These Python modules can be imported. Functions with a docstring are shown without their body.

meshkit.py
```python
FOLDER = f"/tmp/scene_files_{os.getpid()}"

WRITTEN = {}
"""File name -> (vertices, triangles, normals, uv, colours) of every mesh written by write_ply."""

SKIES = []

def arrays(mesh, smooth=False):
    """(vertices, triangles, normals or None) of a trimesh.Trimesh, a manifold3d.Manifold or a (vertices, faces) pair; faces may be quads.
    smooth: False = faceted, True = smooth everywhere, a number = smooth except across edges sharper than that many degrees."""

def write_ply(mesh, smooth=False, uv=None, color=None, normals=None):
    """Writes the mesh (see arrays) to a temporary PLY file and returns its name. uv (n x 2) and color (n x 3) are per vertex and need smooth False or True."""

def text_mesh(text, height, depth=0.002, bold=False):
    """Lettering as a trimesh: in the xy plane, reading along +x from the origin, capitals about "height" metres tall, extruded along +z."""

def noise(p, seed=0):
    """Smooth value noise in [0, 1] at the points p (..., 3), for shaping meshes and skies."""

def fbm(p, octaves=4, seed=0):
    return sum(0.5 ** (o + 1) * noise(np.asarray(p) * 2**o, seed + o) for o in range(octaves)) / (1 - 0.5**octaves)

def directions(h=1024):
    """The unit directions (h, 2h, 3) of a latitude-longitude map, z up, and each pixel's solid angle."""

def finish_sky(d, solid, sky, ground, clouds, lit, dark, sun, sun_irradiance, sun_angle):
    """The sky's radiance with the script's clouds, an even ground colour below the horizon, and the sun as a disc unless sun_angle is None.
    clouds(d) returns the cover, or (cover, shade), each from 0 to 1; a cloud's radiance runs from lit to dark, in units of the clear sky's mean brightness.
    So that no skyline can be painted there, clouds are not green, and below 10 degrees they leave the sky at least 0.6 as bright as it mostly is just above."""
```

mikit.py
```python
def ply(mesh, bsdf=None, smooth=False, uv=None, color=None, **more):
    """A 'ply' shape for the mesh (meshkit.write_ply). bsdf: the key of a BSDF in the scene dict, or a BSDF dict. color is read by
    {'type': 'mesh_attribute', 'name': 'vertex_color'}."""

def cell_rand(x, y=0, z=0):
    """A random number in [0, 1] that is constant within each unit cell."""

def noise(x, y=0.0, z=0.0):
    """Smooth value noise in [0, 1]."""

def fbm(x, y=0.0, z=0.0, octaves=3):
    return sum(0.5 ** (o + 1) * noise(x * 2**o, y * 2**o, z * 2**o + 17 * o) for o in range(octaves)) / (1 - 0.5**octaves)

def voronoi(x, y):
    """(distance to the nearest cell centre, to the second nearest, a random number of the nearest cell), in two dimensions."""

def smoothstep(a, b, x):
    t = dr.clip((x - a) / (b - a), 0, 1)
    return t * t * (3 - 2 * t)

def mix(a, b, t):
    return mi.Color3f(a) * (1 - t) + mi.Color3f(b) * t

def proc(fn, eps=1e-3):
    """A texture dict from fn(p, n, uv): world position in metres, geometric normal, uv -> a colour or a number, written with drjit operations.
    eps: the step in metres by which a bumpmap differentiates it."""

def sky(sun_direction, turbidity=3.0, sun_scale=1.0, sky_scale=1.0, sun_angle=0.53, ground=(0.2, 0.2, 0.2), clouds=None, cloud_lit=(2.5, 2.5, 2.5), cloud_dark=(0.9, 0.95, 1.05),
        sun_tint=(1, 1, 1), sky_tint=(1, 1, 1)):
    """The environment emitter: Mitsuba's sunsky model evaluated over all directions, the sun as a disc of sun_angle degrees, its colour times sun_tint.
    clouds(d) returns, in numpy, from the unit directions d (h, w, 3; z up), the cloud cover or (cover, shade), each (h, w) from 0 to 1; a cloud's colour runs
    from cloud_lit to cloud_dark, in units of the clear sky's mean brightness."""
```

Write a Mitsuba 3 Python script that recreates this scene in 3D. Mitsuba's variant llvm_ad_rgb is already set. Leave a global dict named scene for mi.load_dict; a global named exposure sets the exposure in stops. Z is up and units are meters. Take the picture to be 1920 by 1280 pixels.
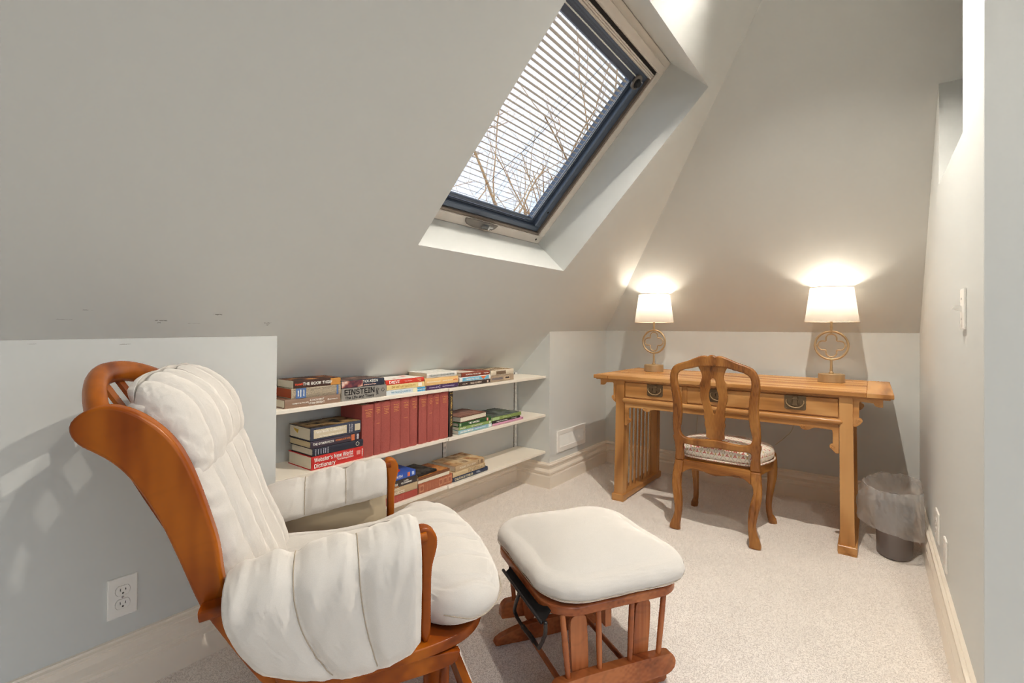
import math, random
import numpy as np, trimesh, shapely
import shapely.geometry as sg
import mapbox_earcut as earcut
import manifold3d as m3
import drjit as dr
import mitsuba as mi
import mikit, meshkit

rng = np.random.default_rng(7)
random.seed(7)
scene, labels = {}, {}
PI = math.pi

# ------------------------------------------------------------------ camera, sky, exposure
CAM = dict(f=896.1, yaw=0.6461, pitch=-0.0079, roll=0.0076, off=-29.4, h=1.09)


def camera():
    s, c = math.sin(CAM['yaw']), math.cos(CAM['yaw'])
    sp, cp = math.sin(CAM['pitch']), math.cos(CAM['pitch'])
    fwd = np.array([-s * cp, c * cp, -sp])
    right = np.array([c, s, 0.0])
    down = np.array([s * sp, -c * sp, -cp])
    cr, sr = math.cos(CAM['roll']), math.sin(CAM['roll'])
    up = -(sr * right + cr * down)
    o = np.array([0.0, 0.0, CAM['h']])
    return {'type': 'perspective', 'fov': 2 * math.degrees(math.atan(960 / CAM['f'])), 'fov_axis': 'x', 'near_clip': 0.05, 'far_clip': 200.0,
            'principal_point_offset_x': 0.0, 'principal_point_offset_y': -CAM['off'] / 1280,
            'to_world': mi.ScalarTransform4f().look_at(origin=o.tolist(), target=(o + fwd).tolist(), up=up.tolist())}


scene['camera'] = camera()
exposure = 0.86


def sky_clouds(d):
    n = meshkit.fbm(d * np.array([2.2, 2.2, 4.0]) + 3.1, 4, 5)
    c = np.clip((n - 0.38) / 0.3, 0, 1)
    return 0.62 + 0.33 * c, 0.1 + 0.0 * c


scene['sky'] = mikit.sky((0.70, 0.55, 0.45), turbidity=3.0, sun_scale=0.0, sky_scale=6.5, sun_tint=(0.84, 1.0, 1.30), sky_tint=(0.99, 1.0, 1.04), clouds=sky_clouds, cloud_lit=(1.5, 1.55, 1.65), cloud_dark=(0.9, 0.95, 1.05))
CEILING_LAMP = (9600.0, 8900.0, 7900.0)      # radiance of the bulbs of the ceiling lamps
TABLE_LAMP = (92.0, 81.0, 67.0)        # radiance of the bulbs of the two table lamps
LAMP_AT, LAMP2_AT = np.array([-0.21, 1.76, 2.55]), np.array([0.35, 0.60, 2.55])   # the two recessed ceiling lamps

# ------------------------------------------------------------------ room numbers (metres)
XL, XR, YB, YN0, YN1, YE = -1.7796, 0.2208, 3.6686, 0.900, 2.7957, 1.6525
XN = -2.06                       # back of the bookshelf niche
HK0, HKS, SL = 1.0501, 0.0101, 1.041
HB, SB = 1.0871, 1.0447
HBB = 0.172                      # baseboard height
ZC = 2.55                        # flat ceiling
XFAR, YREAR = 1.5, -2.3


def z_left(x, y): return HK0 + HKS * y + SL * (x - XL)
def z_back(y): return HB + SB * (YB - y)


# ------------------------------------------------------------------ helpers
def unique(key):
    if key not in scene and key not in labels and not any(k.startswith(key + '__') for k in scene):
        return key
    i = 1
    while True:
        k = f'{key}_{i:03d}'
        if k not in scene and k not in labels and not any(q.startswith(k + '__') for q in scene):
            return k
        i += 1


def thing(name, label, cat, group=None):
    k = unique(name)
    labels[k] = {'label': label, 'category': cat}
    if group: labels[k]['group'] = group
    return k


def put(name, mesh, bsdf, parent=None, smooth=False, color=None, label=None, kind=None, **kw):
    key = f'{parent}__{name}' if parent else name
    base, i = key, 1
    while key in scene:
        key = f'{base}_{i:03d}'
        i += 1
    scene[key] = mikit.ply(mesh, bsdf, smooth=smooth, color=color, **kw)
    if label or kind:
        labels.setdefault(key, {})
        if label: labels[key]['label'] = label
        if kind: labels[key]['kind'] = kind
    return key


def struct(name, mesh, bsdf, parent=None, smooth=False):
    key = put(name, mesh, bsdf, parent, smooth)
    if parent is None:
        labels[key] = {'kind': 'structure'}
    return key


def cat(ms): return trimesh.util.concatenate([as_tm(m) for m in ms])


def as_tm(m):
    if hasattr(m, 'to_mesh'):
        q = m.to_mesh()
        return trimesh.Trimesh(np.array(q.vert_properties[:, :3]), np.array(q.tri_verts), process=False)
    if isinstance(m, (tuple, list)):
        v, f = np.asarray(m[0], float), np.asarray(m[1], int)
        if f.shape[1] == 4: f = np.vstack([f[:, [0, 1, 2]], f[:, [0, 2, 3]]])
        return trimesh.Trimesh(v, f, process=False)
    return m


def moved(m, fn):
    m = as_tm(m).copy()
    v = np.array([fn(p) for p in m.vertices]) if not getattr(fn, 'vec', False) else fn(m.vertices)
    return trimesh.Trimesh(v, m.faces, process=False)


def cbox(x0, x1, y0, y1, z0, z1, c=0.002):
    """Box with chamfered edges."""
    x0, x1 = min(x0, x1), max(x0, x1); y0, y1 = min(y0, y1), max(y0, y1); z0, z1 = min(z0, z1), max(z0, z1)
    c = min(c, (x1 - x0) * .45, (y1 - y0) * .45, (z1 - z0) * .45)
    pts = []
    for X, sx in ((x0, 1), (x1, -1)):
        for Y, sy in ((y0, 1), (y1, -1)):
            for Z, sz in ((z0, 1), (z1, -1)):
                pts += [(X + sx * c, Y + sy * c, Z), (X + sx * c, Y, Z + sz * c), (X, Y + sy * c, Z + sz * c)]
    return as_tm(m3.Manifold.hull_points(np.array(pts)))


def rbox(x0, x1, y0, y1, z0, z1, r=0.01, n=12):
    r = min(r, (x1 - x0) * .49, (y1 - y0) * .49, (z1 - z0) * .49)
    s = m3.Manifold.sphere(r, n)
    parts = [s.translate([x, y, z]) for x in (x0 + r, x1 - r) for y in (y0 + r, y1 - r) for z in (z0 + r, z1 - r)]
    return as_tm(m3.Manifold.batch_hull(parts))


def hull(pts): return as_tm(m3.Manifold.hull_points(np.array(pts, float)))


def quad(a, b, c, d): return as_tm((np.array([a, b, c, d], float), np.array([[0, 1, 2, 3]])))


def polymesh(poly, fn):
    """Flat triangulated polygon (with holes) mapped by fn(u, v) -> xyz."""
    poly = sg.polygon.orient(poly)
    rings = [np.array(poly.exterior.coords)[:-1]] + [np.array(r.coords)[:-1] for r in poly.interiors]
    V = np.vstack(rings)
    F = earcut.triangulate_float64(V, np.cumsum([len(r) for r in rings]).astype(np.uint32)).reshape(-1, 3)
    return as_tm((np.array([fn(*p) for p in V]), F))


def chaikin(pts, n=2, closed=True):
    p = np.array(pts, float)
    for _ in range(n):
        q = np.roll(p, -1, 0) if closed else p[1:]
        a = p if closed else p[:-1]
        new = np.empty((2 * len(a), p.shape[1]))
        new[0::2], new[1::2] = .75 * a + .25 * q, .25 * a + .75 * q
        p = new if closed else np.vstack([p[:1], new, p[-1:]])
    return p


def spline(pts, n):
    """Catmull-Rom through the points, n samples."""
    p = np.array(pts, float)
    p = np.vstack([2 * p[0] - p[1], p, 2 * p[-1] - p[-2]])
    t = np.linspace(0, len(p) - 3 - 1e-9, n)
    i = t.astype(int); u = (t - i)[:, None]
    a, b, c, d = p[i], p[i + 1], p[i + 2], p[i + 3]
    return .5 * (2 * b + (c - a) * u + (2 * a - 5 * b + 4 * c - d) * u ** 2 + (3 * b - a - 3 * c + d) * u ** 3)


def slab(poly, t, bev=0.003, n=3):
    """Extrude a polygon (u, v) through w in [-t/2, t/2] with rounded edges; returns a mesh in (u, v, w)."""
    poly = sg.polygon.orient(poly)
    rings = [np.array(r.coords)[:-1] for r in [poly.exterior, *poly.interiors]]
    nr = []
    for r in rings:
        d = np.roll(r, -1, 0) - r
        d /= np.maximum(np.linalg.norm(d, axis=1, keepdims=True), 1e-9)
        e = np.stack([-d[:, 1], d[:, 0]], 1)            # inward for ccw exterior, into the material for cw holes
        m = e + np.roll(e, 1, 0)
        L = np.maximum((m * e).sum(1, keepdims=True), .35)
        nr.append(m / L)
    R, N = np.vstack(rings), np.vstack(nr)
    ends = np.cumsum([len(r) for r in rings])
    prof = []
    for k in range(n + 1):
        a = PI / 2 * k / n
        prof.append((bev * (1 - math.sin(a)), -t / 2 + bev * (1 - math.cos(a))))
    prof += [(i, -w) for i, w in prof[::-1]]
    V = np.vstack([np.column_stack([R + N * i, np.full(len(R), w)]) for i, w in prof])
    F, K = [], len(R)
    idx = []
    s = 0
    for e in ends:
        idx.append(np.arange(s, e)); s = e
    for l in range(len(prof) - 1):
        for ring in idx:
            a, b = ring, np.roll(ring, -1)
            F.append(np.stack([a + l * K, b + l * K, b + (l + 1) * K], 1)); F.append(np.stack([a + l * K, b + (l + 1) * K, a + (l + 1) * K], 1))
    cap = earcut.triangulate_float64(np.ascontiguousarray(V[:K, :2]), ends.astype(np.uint32)).reshape(-1, 3)
    p = V[:K, :2]
    ar = np.cross(p[cap[:, 1]] - p[cap[:, 0]], p[cap[:, 2]] - p[cap[:, 0]])
    cap = np.where((ar < 0)[:, None], cap[:, ::-1], cap)
    F.append(cap[:, ::-1]); F.append(cap + (len(prof) - 1) * K)
    return as_tm((V, np.vstack(F)))


def frames(P, up=None, closed=False):
    P = np.array(P, float)
    T = np.gradient(P, axis=0) if not closed else np.roll(P, -1, 0) - np.roll(P, 1, 0)
    T /= np.linalg.norm(T, axis=1, keepdims=True)
    if up is not None:
        A = np.cross(np.broadcast_to(up, T.shape), T)
        A /= np.linalg.norm(A, axis=1, keepdims=True)
    else:
        A = np.zeros_like(T)
        a = np.cross(T[0], [0.31, 0.17, 0.93]); a /= np.linalg.norm(a)
        for i in range(len(T)):
            a = a - T[i] * (a @ T[i]); a /= np.linalg.norm(a); A[i] = a
    return T, A, np.cross(T, A)


def tube(P, r, n=12, closed=False, up=None, ry=None, caps=True):
    """Tube along points P, radius r (scalar or per point) in the A direction and ry in the B direction."""
    P = np.array(P, float)
    r = np.broadcast_to(r, len(P)); ry = r if ry is None else np.broadcast_to(ry, len(P))
    T, A, B = frames(P, up, closed)
    th = np.arange(n) * 2 * PI / n
    V = (P[:, None] + A[:, None] * (r[:, None] * np.cos(th))[..., None] + B[:, None] * (ry[:, None] * np.sin(th))[..., None]).reshape(-1, 3)
    F = []
    L = len(P)
    for i in range(L if closed else L - 1):
        a = np.arange(n) + i * n; b = np.roll(np.arange(n), -1) + i * n
        c = np.arange(n) + ((i + 1) % L) * n; d = np.roll(np.arange(n), -1) + ((i + 1) % L) * n
        F.append(np.stack([a, b, d, c], 1))
    F = np.vstack(F)
    F = np.vstack([F[:, [0, 1, 2]], F[:, [0, 2, 3]]])
    if caps and not closed:
        V = np.vstack([V, P[:1], P[-1:]])
        k = np.arange(n); j = np.roll(k, -1)
        F = np.vstack([F, np.stack([j, k, np.full(n, len(V) - 2)], 1), np.stack([k + (L - 1) * n, j + (L - 1) * n, np.full(n, len(V) - 1)], 1)])
    return as_tm((V, F))


def sweep(P, sec, up=(0, 0, 1), closed=False):
    """Sweep a closed 2-D section (a, b) along P; a sideways (up x T), b along T x side."""
    P = np.array(P, float); sec = np.array(sec, float)
    T, A, B = frames(P, up, closed)
    n, L = len(sec), len(P)
    V = (P[:, None] + A[:, None] * sec[None, :, :1] + B[:, None] * sec[None, :, 1:]).reshape(-1, 3)
    F = []
    for i in range(L if closed else L - 1):
        a = np.arange(n) + i * n; b = np.roll(np.arange(n), -1) + i * n
        c = np.arange(n) + ((i + 1) % L) * n; d = np.roll(np.arange(n), -1) + ((i + 1) % L) * n
        F.append(np.stack([a, b, d, c], 1))
    F = np.vstack(F); F = np.vstack([F[:, [0, 1, 2]], F[:, [0, 2, 3]]])
    if not closed:
        cap = earcut.triangulate_float64(np.ascontiguousarray(sec), np.array([n], np.uint32)).reshape(-1, 3)
        F = np.vstack([F, cap[:, ::-1], cap + (L - 1) * n])
    m = as_tm((V, F)); m.fix_normals()
    return m


def lathe(prof, c=(0, 0, 0), n=32, ax=1.0, ay=1.0):
    """Revolve (r, z) about z at c."""
    p = np.array(prof, float); th = np.arange(n) * 2 * PI / n
    V = np.stack([c[0] + ax * p[:, None, 0] * np.cos(th), c[1] + ay * p[:, None, 0] * np.sin(th), c[2] + np.repeat(p[:, None, 1], n, 1)], -1).reshape(-1, 3)
    F = []
    for i in range(len(p) - 1):
        a = np.arange(n) + i * n; b = np.roll(np.arange(n), -1) + i * n
        F.append(np.stack([a, b, b + n, a + n], 1))
    F = np.vstack(F)
    return as_tm((V, F))


def grid_mesh(V, wrap_v=False):
    """V (nu, nv, 3) -> mesh."""
    nu, nv = V.shape[:2]
    i = np.arange(nu * nv).reshape(nu, nv)
    if wrap_v: i = np.hstack([i, i[:, :1]])
    a, b, c, d = i[:-1, :-1].ravel(), i[:-1, 1:].ravel(), i[1:, 1:].ravel(), i[1:, :-1].ravel()
    return as_tm((V.reshape(-1, 3), np.stack([a, b, c, d], 1)))


def outward(m):
    m = as_tm(m)
    if m.volume < 0: m = trimesh.Trimesh(m.vertices, m.faces[:, ::-1], process=False)
    return m


# ------------------------------------------------------------------ materials
def rgb(r, g, b):
    """sRGB 0-255 -> linear rgb texture."""
    return {'type': 'rgb', 'value': [lin(r), lin(g), lin(b)]}


def lin(c):
    c /= 255.0
    return c / 12.92 if c <= .04045 else ((c + .055) / 1.055) ** 2.4


def L3(c): return mi.Color3f(*[lin(x) for x in c])


def mat(name, base, rough=.5, spec=.5, two=True, **kw):
    b = {'type': 'principled', 'base_color': base if isinstance(base, dict) else rgb(*base), 'roughness': rough, 'specular': spec, **kw}
    scene[name] = {'type': 'twosided', 'nested': b} if two else b


def bumped(name, base, rough, spec, fn, scale, eps=1e-3, **kw):
    b = {'type': 'principled', 'base_color': base if isinstance(base, dict) else rgb(*base), 'roughness': rough, 'specular': spec, **kw}
    scene[name] = {'type': 'twosided', 'nested': {'type': 'bumpmap', 'arbitrary': mikit.proc(fn, eps), 'scale': scale, 'nested': b}}


def wood_fn(axis, dark, mid, light, freq=38.0, fine=260.0, stripe=0.0, fw=.35):
    D, M, Li = [list(map(lin, c)) for c in (dark, mid, light)]

    def fn(p, n, uv):
        a, b, c = {'x': (p.x, p.y, p.z), 'y': (p.y, p.x, p.z), 'z': (p.z, p.x, p.y)}[axis]
        w = mikit.noise(a * 2.2 + 7, b * 7, c * 7) * 2.2 + mikit.noise(a * .9, b * 3 + 4, c * 3) * 1.6
        rings = 0.5 + 0.5 * dr.sin((b * .8 + c) * freq + w * 5.5)
        fi = mikit.noise(a * 9, b * fine, c * fine)
        t = 0.45 * rings + fw * fi + (.65 - fw) * mikit.noise(a * 3 + 3, b * 14, c * 14)
        col = mikit.mix(mi.Color3f(*M), mi.Color3f(*Li), mikit.smoothstep(.35, .85, t))
        col = mikit.mix(mi.Color3f(*D), col, mikit.smoothstep(.05, .42, t))
        if stripe:
            q = mikit.noise(a * 95 + 6 * mikit.noise(b * 20, c * 20, a * 8), b * 9, c * 9)
            col = col * (1 - stripe * mikit.smoothstep(.45, .85, q))
        return col
    return fn


def wood(name, axis, dark, mid, light, rough=.32, coat=.5, spec=.4, **kw):
    mat(name, mikit.proc(wood_fn(axis, dark, mid, light, **kw)), rough, spec, clearcoat=coat, clearcoat_gloss=.85)


ELM = ((140, 90, 44), (176, 122, 66), (196, 146, 90))
for ax in 'xyz': wood('desk_wood_' + ax, ax, *ELM, rough=.36, coat=.35, freq=40.0, fine=110.0, fw=.12)
CHERRY = ((88, 34, 2), (132, 60, 4), (162, 86, 14))
for ax in 'xz': wood('cherry_' + ax, ax, *CHERRY, rough=.32, coat=.12, spec=.25, freq=9.0, fine=60.0, stripe=.05)
OTT = ((104, 46, 16), (146, 76, 36), (172, 102, 56))
for ax in 'xz': wood('ottoman_wood_' + ax, ax, *OTT, rough=.34, coat=.45, freq=18.0, fine=140.0, stripe=.16)
WALN = ((92, 50, 16), (138, 84, 34), (166, 112, 54))
for ax in 'xz': wood('chair_wood_' + ax, ax, *WALN, rough=.34, coat=.45, freq=34.0)


def wall_bump(p, n, uv): return mikit.fbm(p.x * 160, p.y * 160, p.z * 160, 2)


MARKS = [(.343, 1.1345, .024, .35), (.300, 1.108, .034, .25), (.519, 1.1095, .036, .6), (.514, 1.103, .010, .6), (.667, 1.1315, .030, .75), (.611, 1.1015, .040, .25), (.840, 1.107, .030, .5), (.845, 1.100, .010, .6), (.443, 1.0375, .030, .5), (.246, 1.042, .020, .25)]


def scuffs(p, n, uv):
    col = L3((205, 207, 204))
    gate = mikit.smoothstep(.3, .55, mikit.noise(p.y * 260, p.z * 700, 3.0))
    on = dr.select(p.x < -1.6, 1.0, 0.0)
    for y, z, w, a in MARKS:
        k = (1 - mikit.smoothstep(w * .42, w * .5, dr.abs(p.y - y))) * (1 - mikit.smoothstep(.0009, .0016, dr.abs(p.z - z)))
        col = mikit.mix(col, L3((70, 66, 60)), k * gate * on * a)
    return col


bumped('wall_paint', mikit.proc(scuffs), .55, .35, wall_bump, .00012)
bumped('ceiling_paint', mikit.proc(scuffs), .6, .3, wall_bump, .00012)
mat('trim_paint', (232, 222, 207), .32, .5)
mat('shelf_paint', (232, 224, 210), .36, .5)
mat('white_plastic', (238, 236, 230), .3, .5)
mat('gap_grey', (176, 172, 166), .6, .3)
mat('dark_slot', (30, 28, 26), .6, .3)


def carpet_col(p, n, uv):
    t = mikit.fbm(p.x * 420, p.y * 420, 0, 2)
    b = mikit.fbm(p.x * 5, p.y * 5, 1, 3)
    return mikit.mix(L3((205, 196, 187)), L3((243, 236, 228)), mikit.smoothstep(.25, .7, t)) * (.95 + .1 * b)


def carpet_bump(p, n, uv): return mikit.fbm(p.x * 300, p.y * 300, 2.0, 2) + .6 * mikit.fbm(p.x * 70, p.y * 70, 5.0, 2)


bumped('carpet', mikit.proc(carpet_col), .95, .1, carpet_bump, .0045, 8e-4, sheen=.3)


def cloth_col(p, n, uv):
    t = mikit.noise(p.x * 900, p.y * 900, p.z * 900)
    b = mikit.fbm(p.x * 7, p.y * 7, p.z * 7, 3)
    return L3((207, 202, 195)) * (.93 + .08 * t) * (.96 + .08 * b)


def cloth_bump(p, n, uv): return mikit.noise(p.x * 700, p.y * 700, p.z * 700) + 3.0 * mikit.fbm(p.x * 30, p.y * 30, p.z * 30, 2)


bumped('cushion_cloth', mikit.proc(cloth_col), .88, .2, cloth_bump, .00035, 6e-4, sheen=.4)
mat('lining_cloth', (176, 160, 134), .9, .15)
mat('seam_thread', (168, 156, 138), .9, .1)
mat('black_cloth', (22, 20, 20), .85, .2)
mat('black_steel', (26, 26, 28), .35, .5)
mat('antique_brass', (158, 120, 76), .38, .6, metallic=.85)
mat('lamp_gold', (192, 166, 128), .42, .6, metallic=.65)
mat('old_bronze', (112, 92, 68), .36, .6, metallic=.5)
mat('bail_metal', (176, 150, 116), .3, .6, metallic=.6)
mat('cord_plastic', (196, 184, 160), .4, .5)
mat('grey_plastic', (118, 110, 108), .38, .5)
mat('window_white', (222, 214, 204), .4, .4)
mat('window_brown', (126, 114, 104), .35, .5, metallic=.3)
mat('window_blue', (92, 104, 122), .3, .6, metallic=.5)
mat('window_cassette', (74, 82, 98), .5, .4)
mat('blind_slat', (206, 198, 184), .45, .4)
mat('blind_end', (236, 236, 234), .4, .4)
mat('operator_grey', (128, 122, 116), .35, .5, metallic=.4)
mat('chrome', (190, 190, 190), .2, .8, metallic=1.0)
mat('page_paper', (226, 218, 198), .85, .2)
scene['book_print'] = {'type': 'twosided', 'nested': {'type': 'principled', 'base_color': {'type': 'mesh_attribute', 'name': 'vertex_color'}, 'roughness': .42, 'specular': .45}}
scene['pane_glass'] = {'type': 'thindielectric', 'int_ior': 1.5}


def bark_col(p, n, uv):
    return mikit.mix(L3((170, 128, 88)), L3((240, 206, 156)), mikit.fbm(p.x * 3, p.y * 3, p.z * 3, 3))


mat('tree_bark', mikit.proc(bark_col), .85, .2)
scene['shade_linen'] = {'type': 'principledthin', 'base_color': rgb(186, 180, 172), 'roughness': .7, 'diff_trans': 1.1, 'spec_trans': 0.0}
scene['bag_film'] = {'type': 'blendbsdf', 'weight': .26, 'a': {'type': 'thindielectric', 'int_ior': 1.6},
                     'b': {'type': 'principledthin', 'base_color': rgb(248, 248, 248), 'roughness': .2, 'diff_trans': 1.0, 'spec_trans': 0.0}}


def seat_print(p, n, uv):
    top = dr.abs(n.z) > .55
    side = dr.abs(n.x) > .6
    u = dr.select(side & ~top, p.y, p.x)
    v = dr.select(top, p.y, p.z)
    S, H = .0385, .066
    fu, fv = u / S + .5 * 0, v / H
    a, b = fu + fv, fu - fv
    da, db = dr.abs(a - dr.round(a)), dr.abs(b - dr.round(b))
    col = L3((240, 232, 218)) * (.96 + .06 * mikit.noise(p.x * 700, p.y * 700, p.z * 700))
    ca, cb = dr.round(a), dr.round(b)
    da2, db2 = dr.floor(a) + .5, dr.floor(b) + .5
    cu, cv = (da2 + db2) * .5 * S, (da2 - db2) * .5 * H
    du, dv = u - cu, v - cv
    line = dr.minimum(da, db)
    col = mikit.mix(col, L3((104, 104, 92)), (1 - mikit.smoothstep(.018, .035, line)) * .85)
    knot = dr.maximum(da, db)
    col = mikit.mix(col, L3((206, 178, 120)), 1 - mikit.smoothstep(.10, .13, knot))
    for k in range(3):
        g = PI / 2 + k * 2 * PI / 3
        px, pz = du - .0052 * math.cos(g), dv - .0052 * math.sin(g)
        e = dr.square((px * math.cos(g) + pz * math.sin(g)) / .0052) + dr.square((-px * math.sin(g) + pz * math.cos(g)) / .0024)
        col = mikit.mix(col, L3((178, 62, 52)), 1 - mikit.smoothstep(.8, 1.1, e))
    return col


mat('seat_fabric', mikit.proc(seat_print), .85, .2, sheen=.3)

# ------------------------------------------------------------------ skylight coordinates: s up the slope, y, d outwards
SX0 = -1.4349
SZ0 = float(z_left(SX0, 2.4))
SQ = math.hypot(SL, 1)
SU, SN = np.array([1 / SQ, 0, SL / SQ]), np.array([-SL / SQ, 0, 1 / SQ])
SKY_S, SKY_Y0, SKY_Y1, SKY_D = 1.158, 1.282, 2.399, .2537


def sk(s, y, d):
    return np.array([SX0, 0, SZ0]) + SU * s + SN * d + np.array([0, y, HKS * (y - 2.4)])


def skbox(s0, s1, y0, y1, d0, d1, c=.002):
    return moved(cbox(s0, s1, y0, y1, d0, d1, c), lambda p: sk(*p))


# ------------------------------------------------------------------ setting
fl = polymesh(sg.Polygon([(XN - .05, YREAR), (XFAR, YREAR), (XFAR, YE + .02), (1.4, YE + .02), (1.4, 2.75), (.3, 2.75), (.3, YB + .03), (XN - .05, YB + .03)]), lambda x, y: (x, y, 0))
struct('floor', fl, 'carpet')
# left knee wall with the niche: separate flat faces in one mesh
zl = z_left


def wall_poly(pts): return polymesh(sg.Polygon([(a, b) for a, b in pts]), None)


left = []
left.append(quad((XL, YREAR, 0), (XL, YN0, 0), (XL, YN0, zl(XL, YN0)), (XL, YREAR, zl(XL, YREAR))))
left.append(quad((XL, YN1, 0), (XL, YB, 0), (XL, YB, zl(XL, YB)), (XL, YN1, zl(XL, YN1))))
left.append(quad((XN, YN0, 0), (XN, YN1, 0), (XN, YN1, zl(XN, YN1)), (XN, YN0, zl(XN, YN0))))
for Y in (YN0, YN1):
    left.append(quad((XN, Y, 0), (XL, Y, 0), (XL, Y, zl(XL, Y)), (XN, Y, zl(XN, Y))))
struct('wall_left', cat(left), 'wall_paint')
struct('wall_back', quad((XL, YB, 0), (XR, YB, 0), (XR, YB, HB), (XL, YB, HB)), 'wall_paint')
# right wall: a 10 cm thick partition with an opening above a ledge onto the stair side
ZL_, YO0, YO1 = 1.708, 2.0, 2.667
rp = sg.Polygon([(YE, 0), (YB, 0), (YB, HB), (YO1, z_back(YO1)), (YO1, ZL_), (YO0, ZL_), (YO0, ZC), (YE, ZC)])
rw = slab(rp, .10, .0015, 1)
struct('wall_right', moved(rw, lambda p: (XR + .05 + p[2], p[0], p[1])), 'wall_paint')
struct('wall_stairwell', cat([quad((XR + .1, YO1, 0), (1.4, YO1, 0), (1.4, YO1, z_back(YO1)), (XR + .1, YO1, z_back(YO1))),
                              quad((XR + .002, YO1 + .0005, ZL_), (XR + .12, YO1 + .0005, ZL_), (XR + .12, YO1 + .0005, z_back(YO1)), (XR + .002, YO1 + .0005, z_back(YO1))),
                              quad((1.4, YE, 0), (1.4, YO1, 0), (1.4, YO1, ZC), (1.4, YE, ZC))]), 'wall_paint')
struct('wall_front', moved(cbox(XR + .1, XFAR, YE, YE + .1, 0, ZC, .001), lambda p: p), 'wall_paint')
# the room goes on behind the camera; its daylight window is in the far right wall
WY0, WY1, WZ0, WZ1 = -2.2, 1.52, .12, 2.48
struct('wall_far_right', polymesh(sg.box(YREAR, 0, YE, ZC).difference(sg.box(WY0, WZ0, WY1, WZ1)), lambda y, z: (XFAR, y, z)), 'wall_paint')
struct('window_2', cat([cbox(XFAR - .03, XFAR + .06, WY0, WY0 + .06, WZ0, WZ1), cbox(XFAR - .03, XFAR + .06, WY1 - .06, WY1, WZ0, WZ1), cbox(XFAR - .03, XFAR + .06, -.40, -.34, WZ0, WZ1),
                        cbox(XFAR - .03, XFAR + .06, WY0, WY1, WZ0, WZ0 + .06), cbox(XFAR - .03, XFAR + .06, WY0, WY1, WZ1 - .06, WZ1)]), 'trim_paint')
gz = sg.Polygon([(XL, 0), (XFAR, 0), (XFAR, ZC), (XL + (ZC - zl(XL, YREAR)) / SL, ZC), (XL, zl(XL, YREAR))])
struct('wall_rear', polymesh(gz, lambda x, z: (x, YREAR, z)), 'wall_paint')
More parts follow.
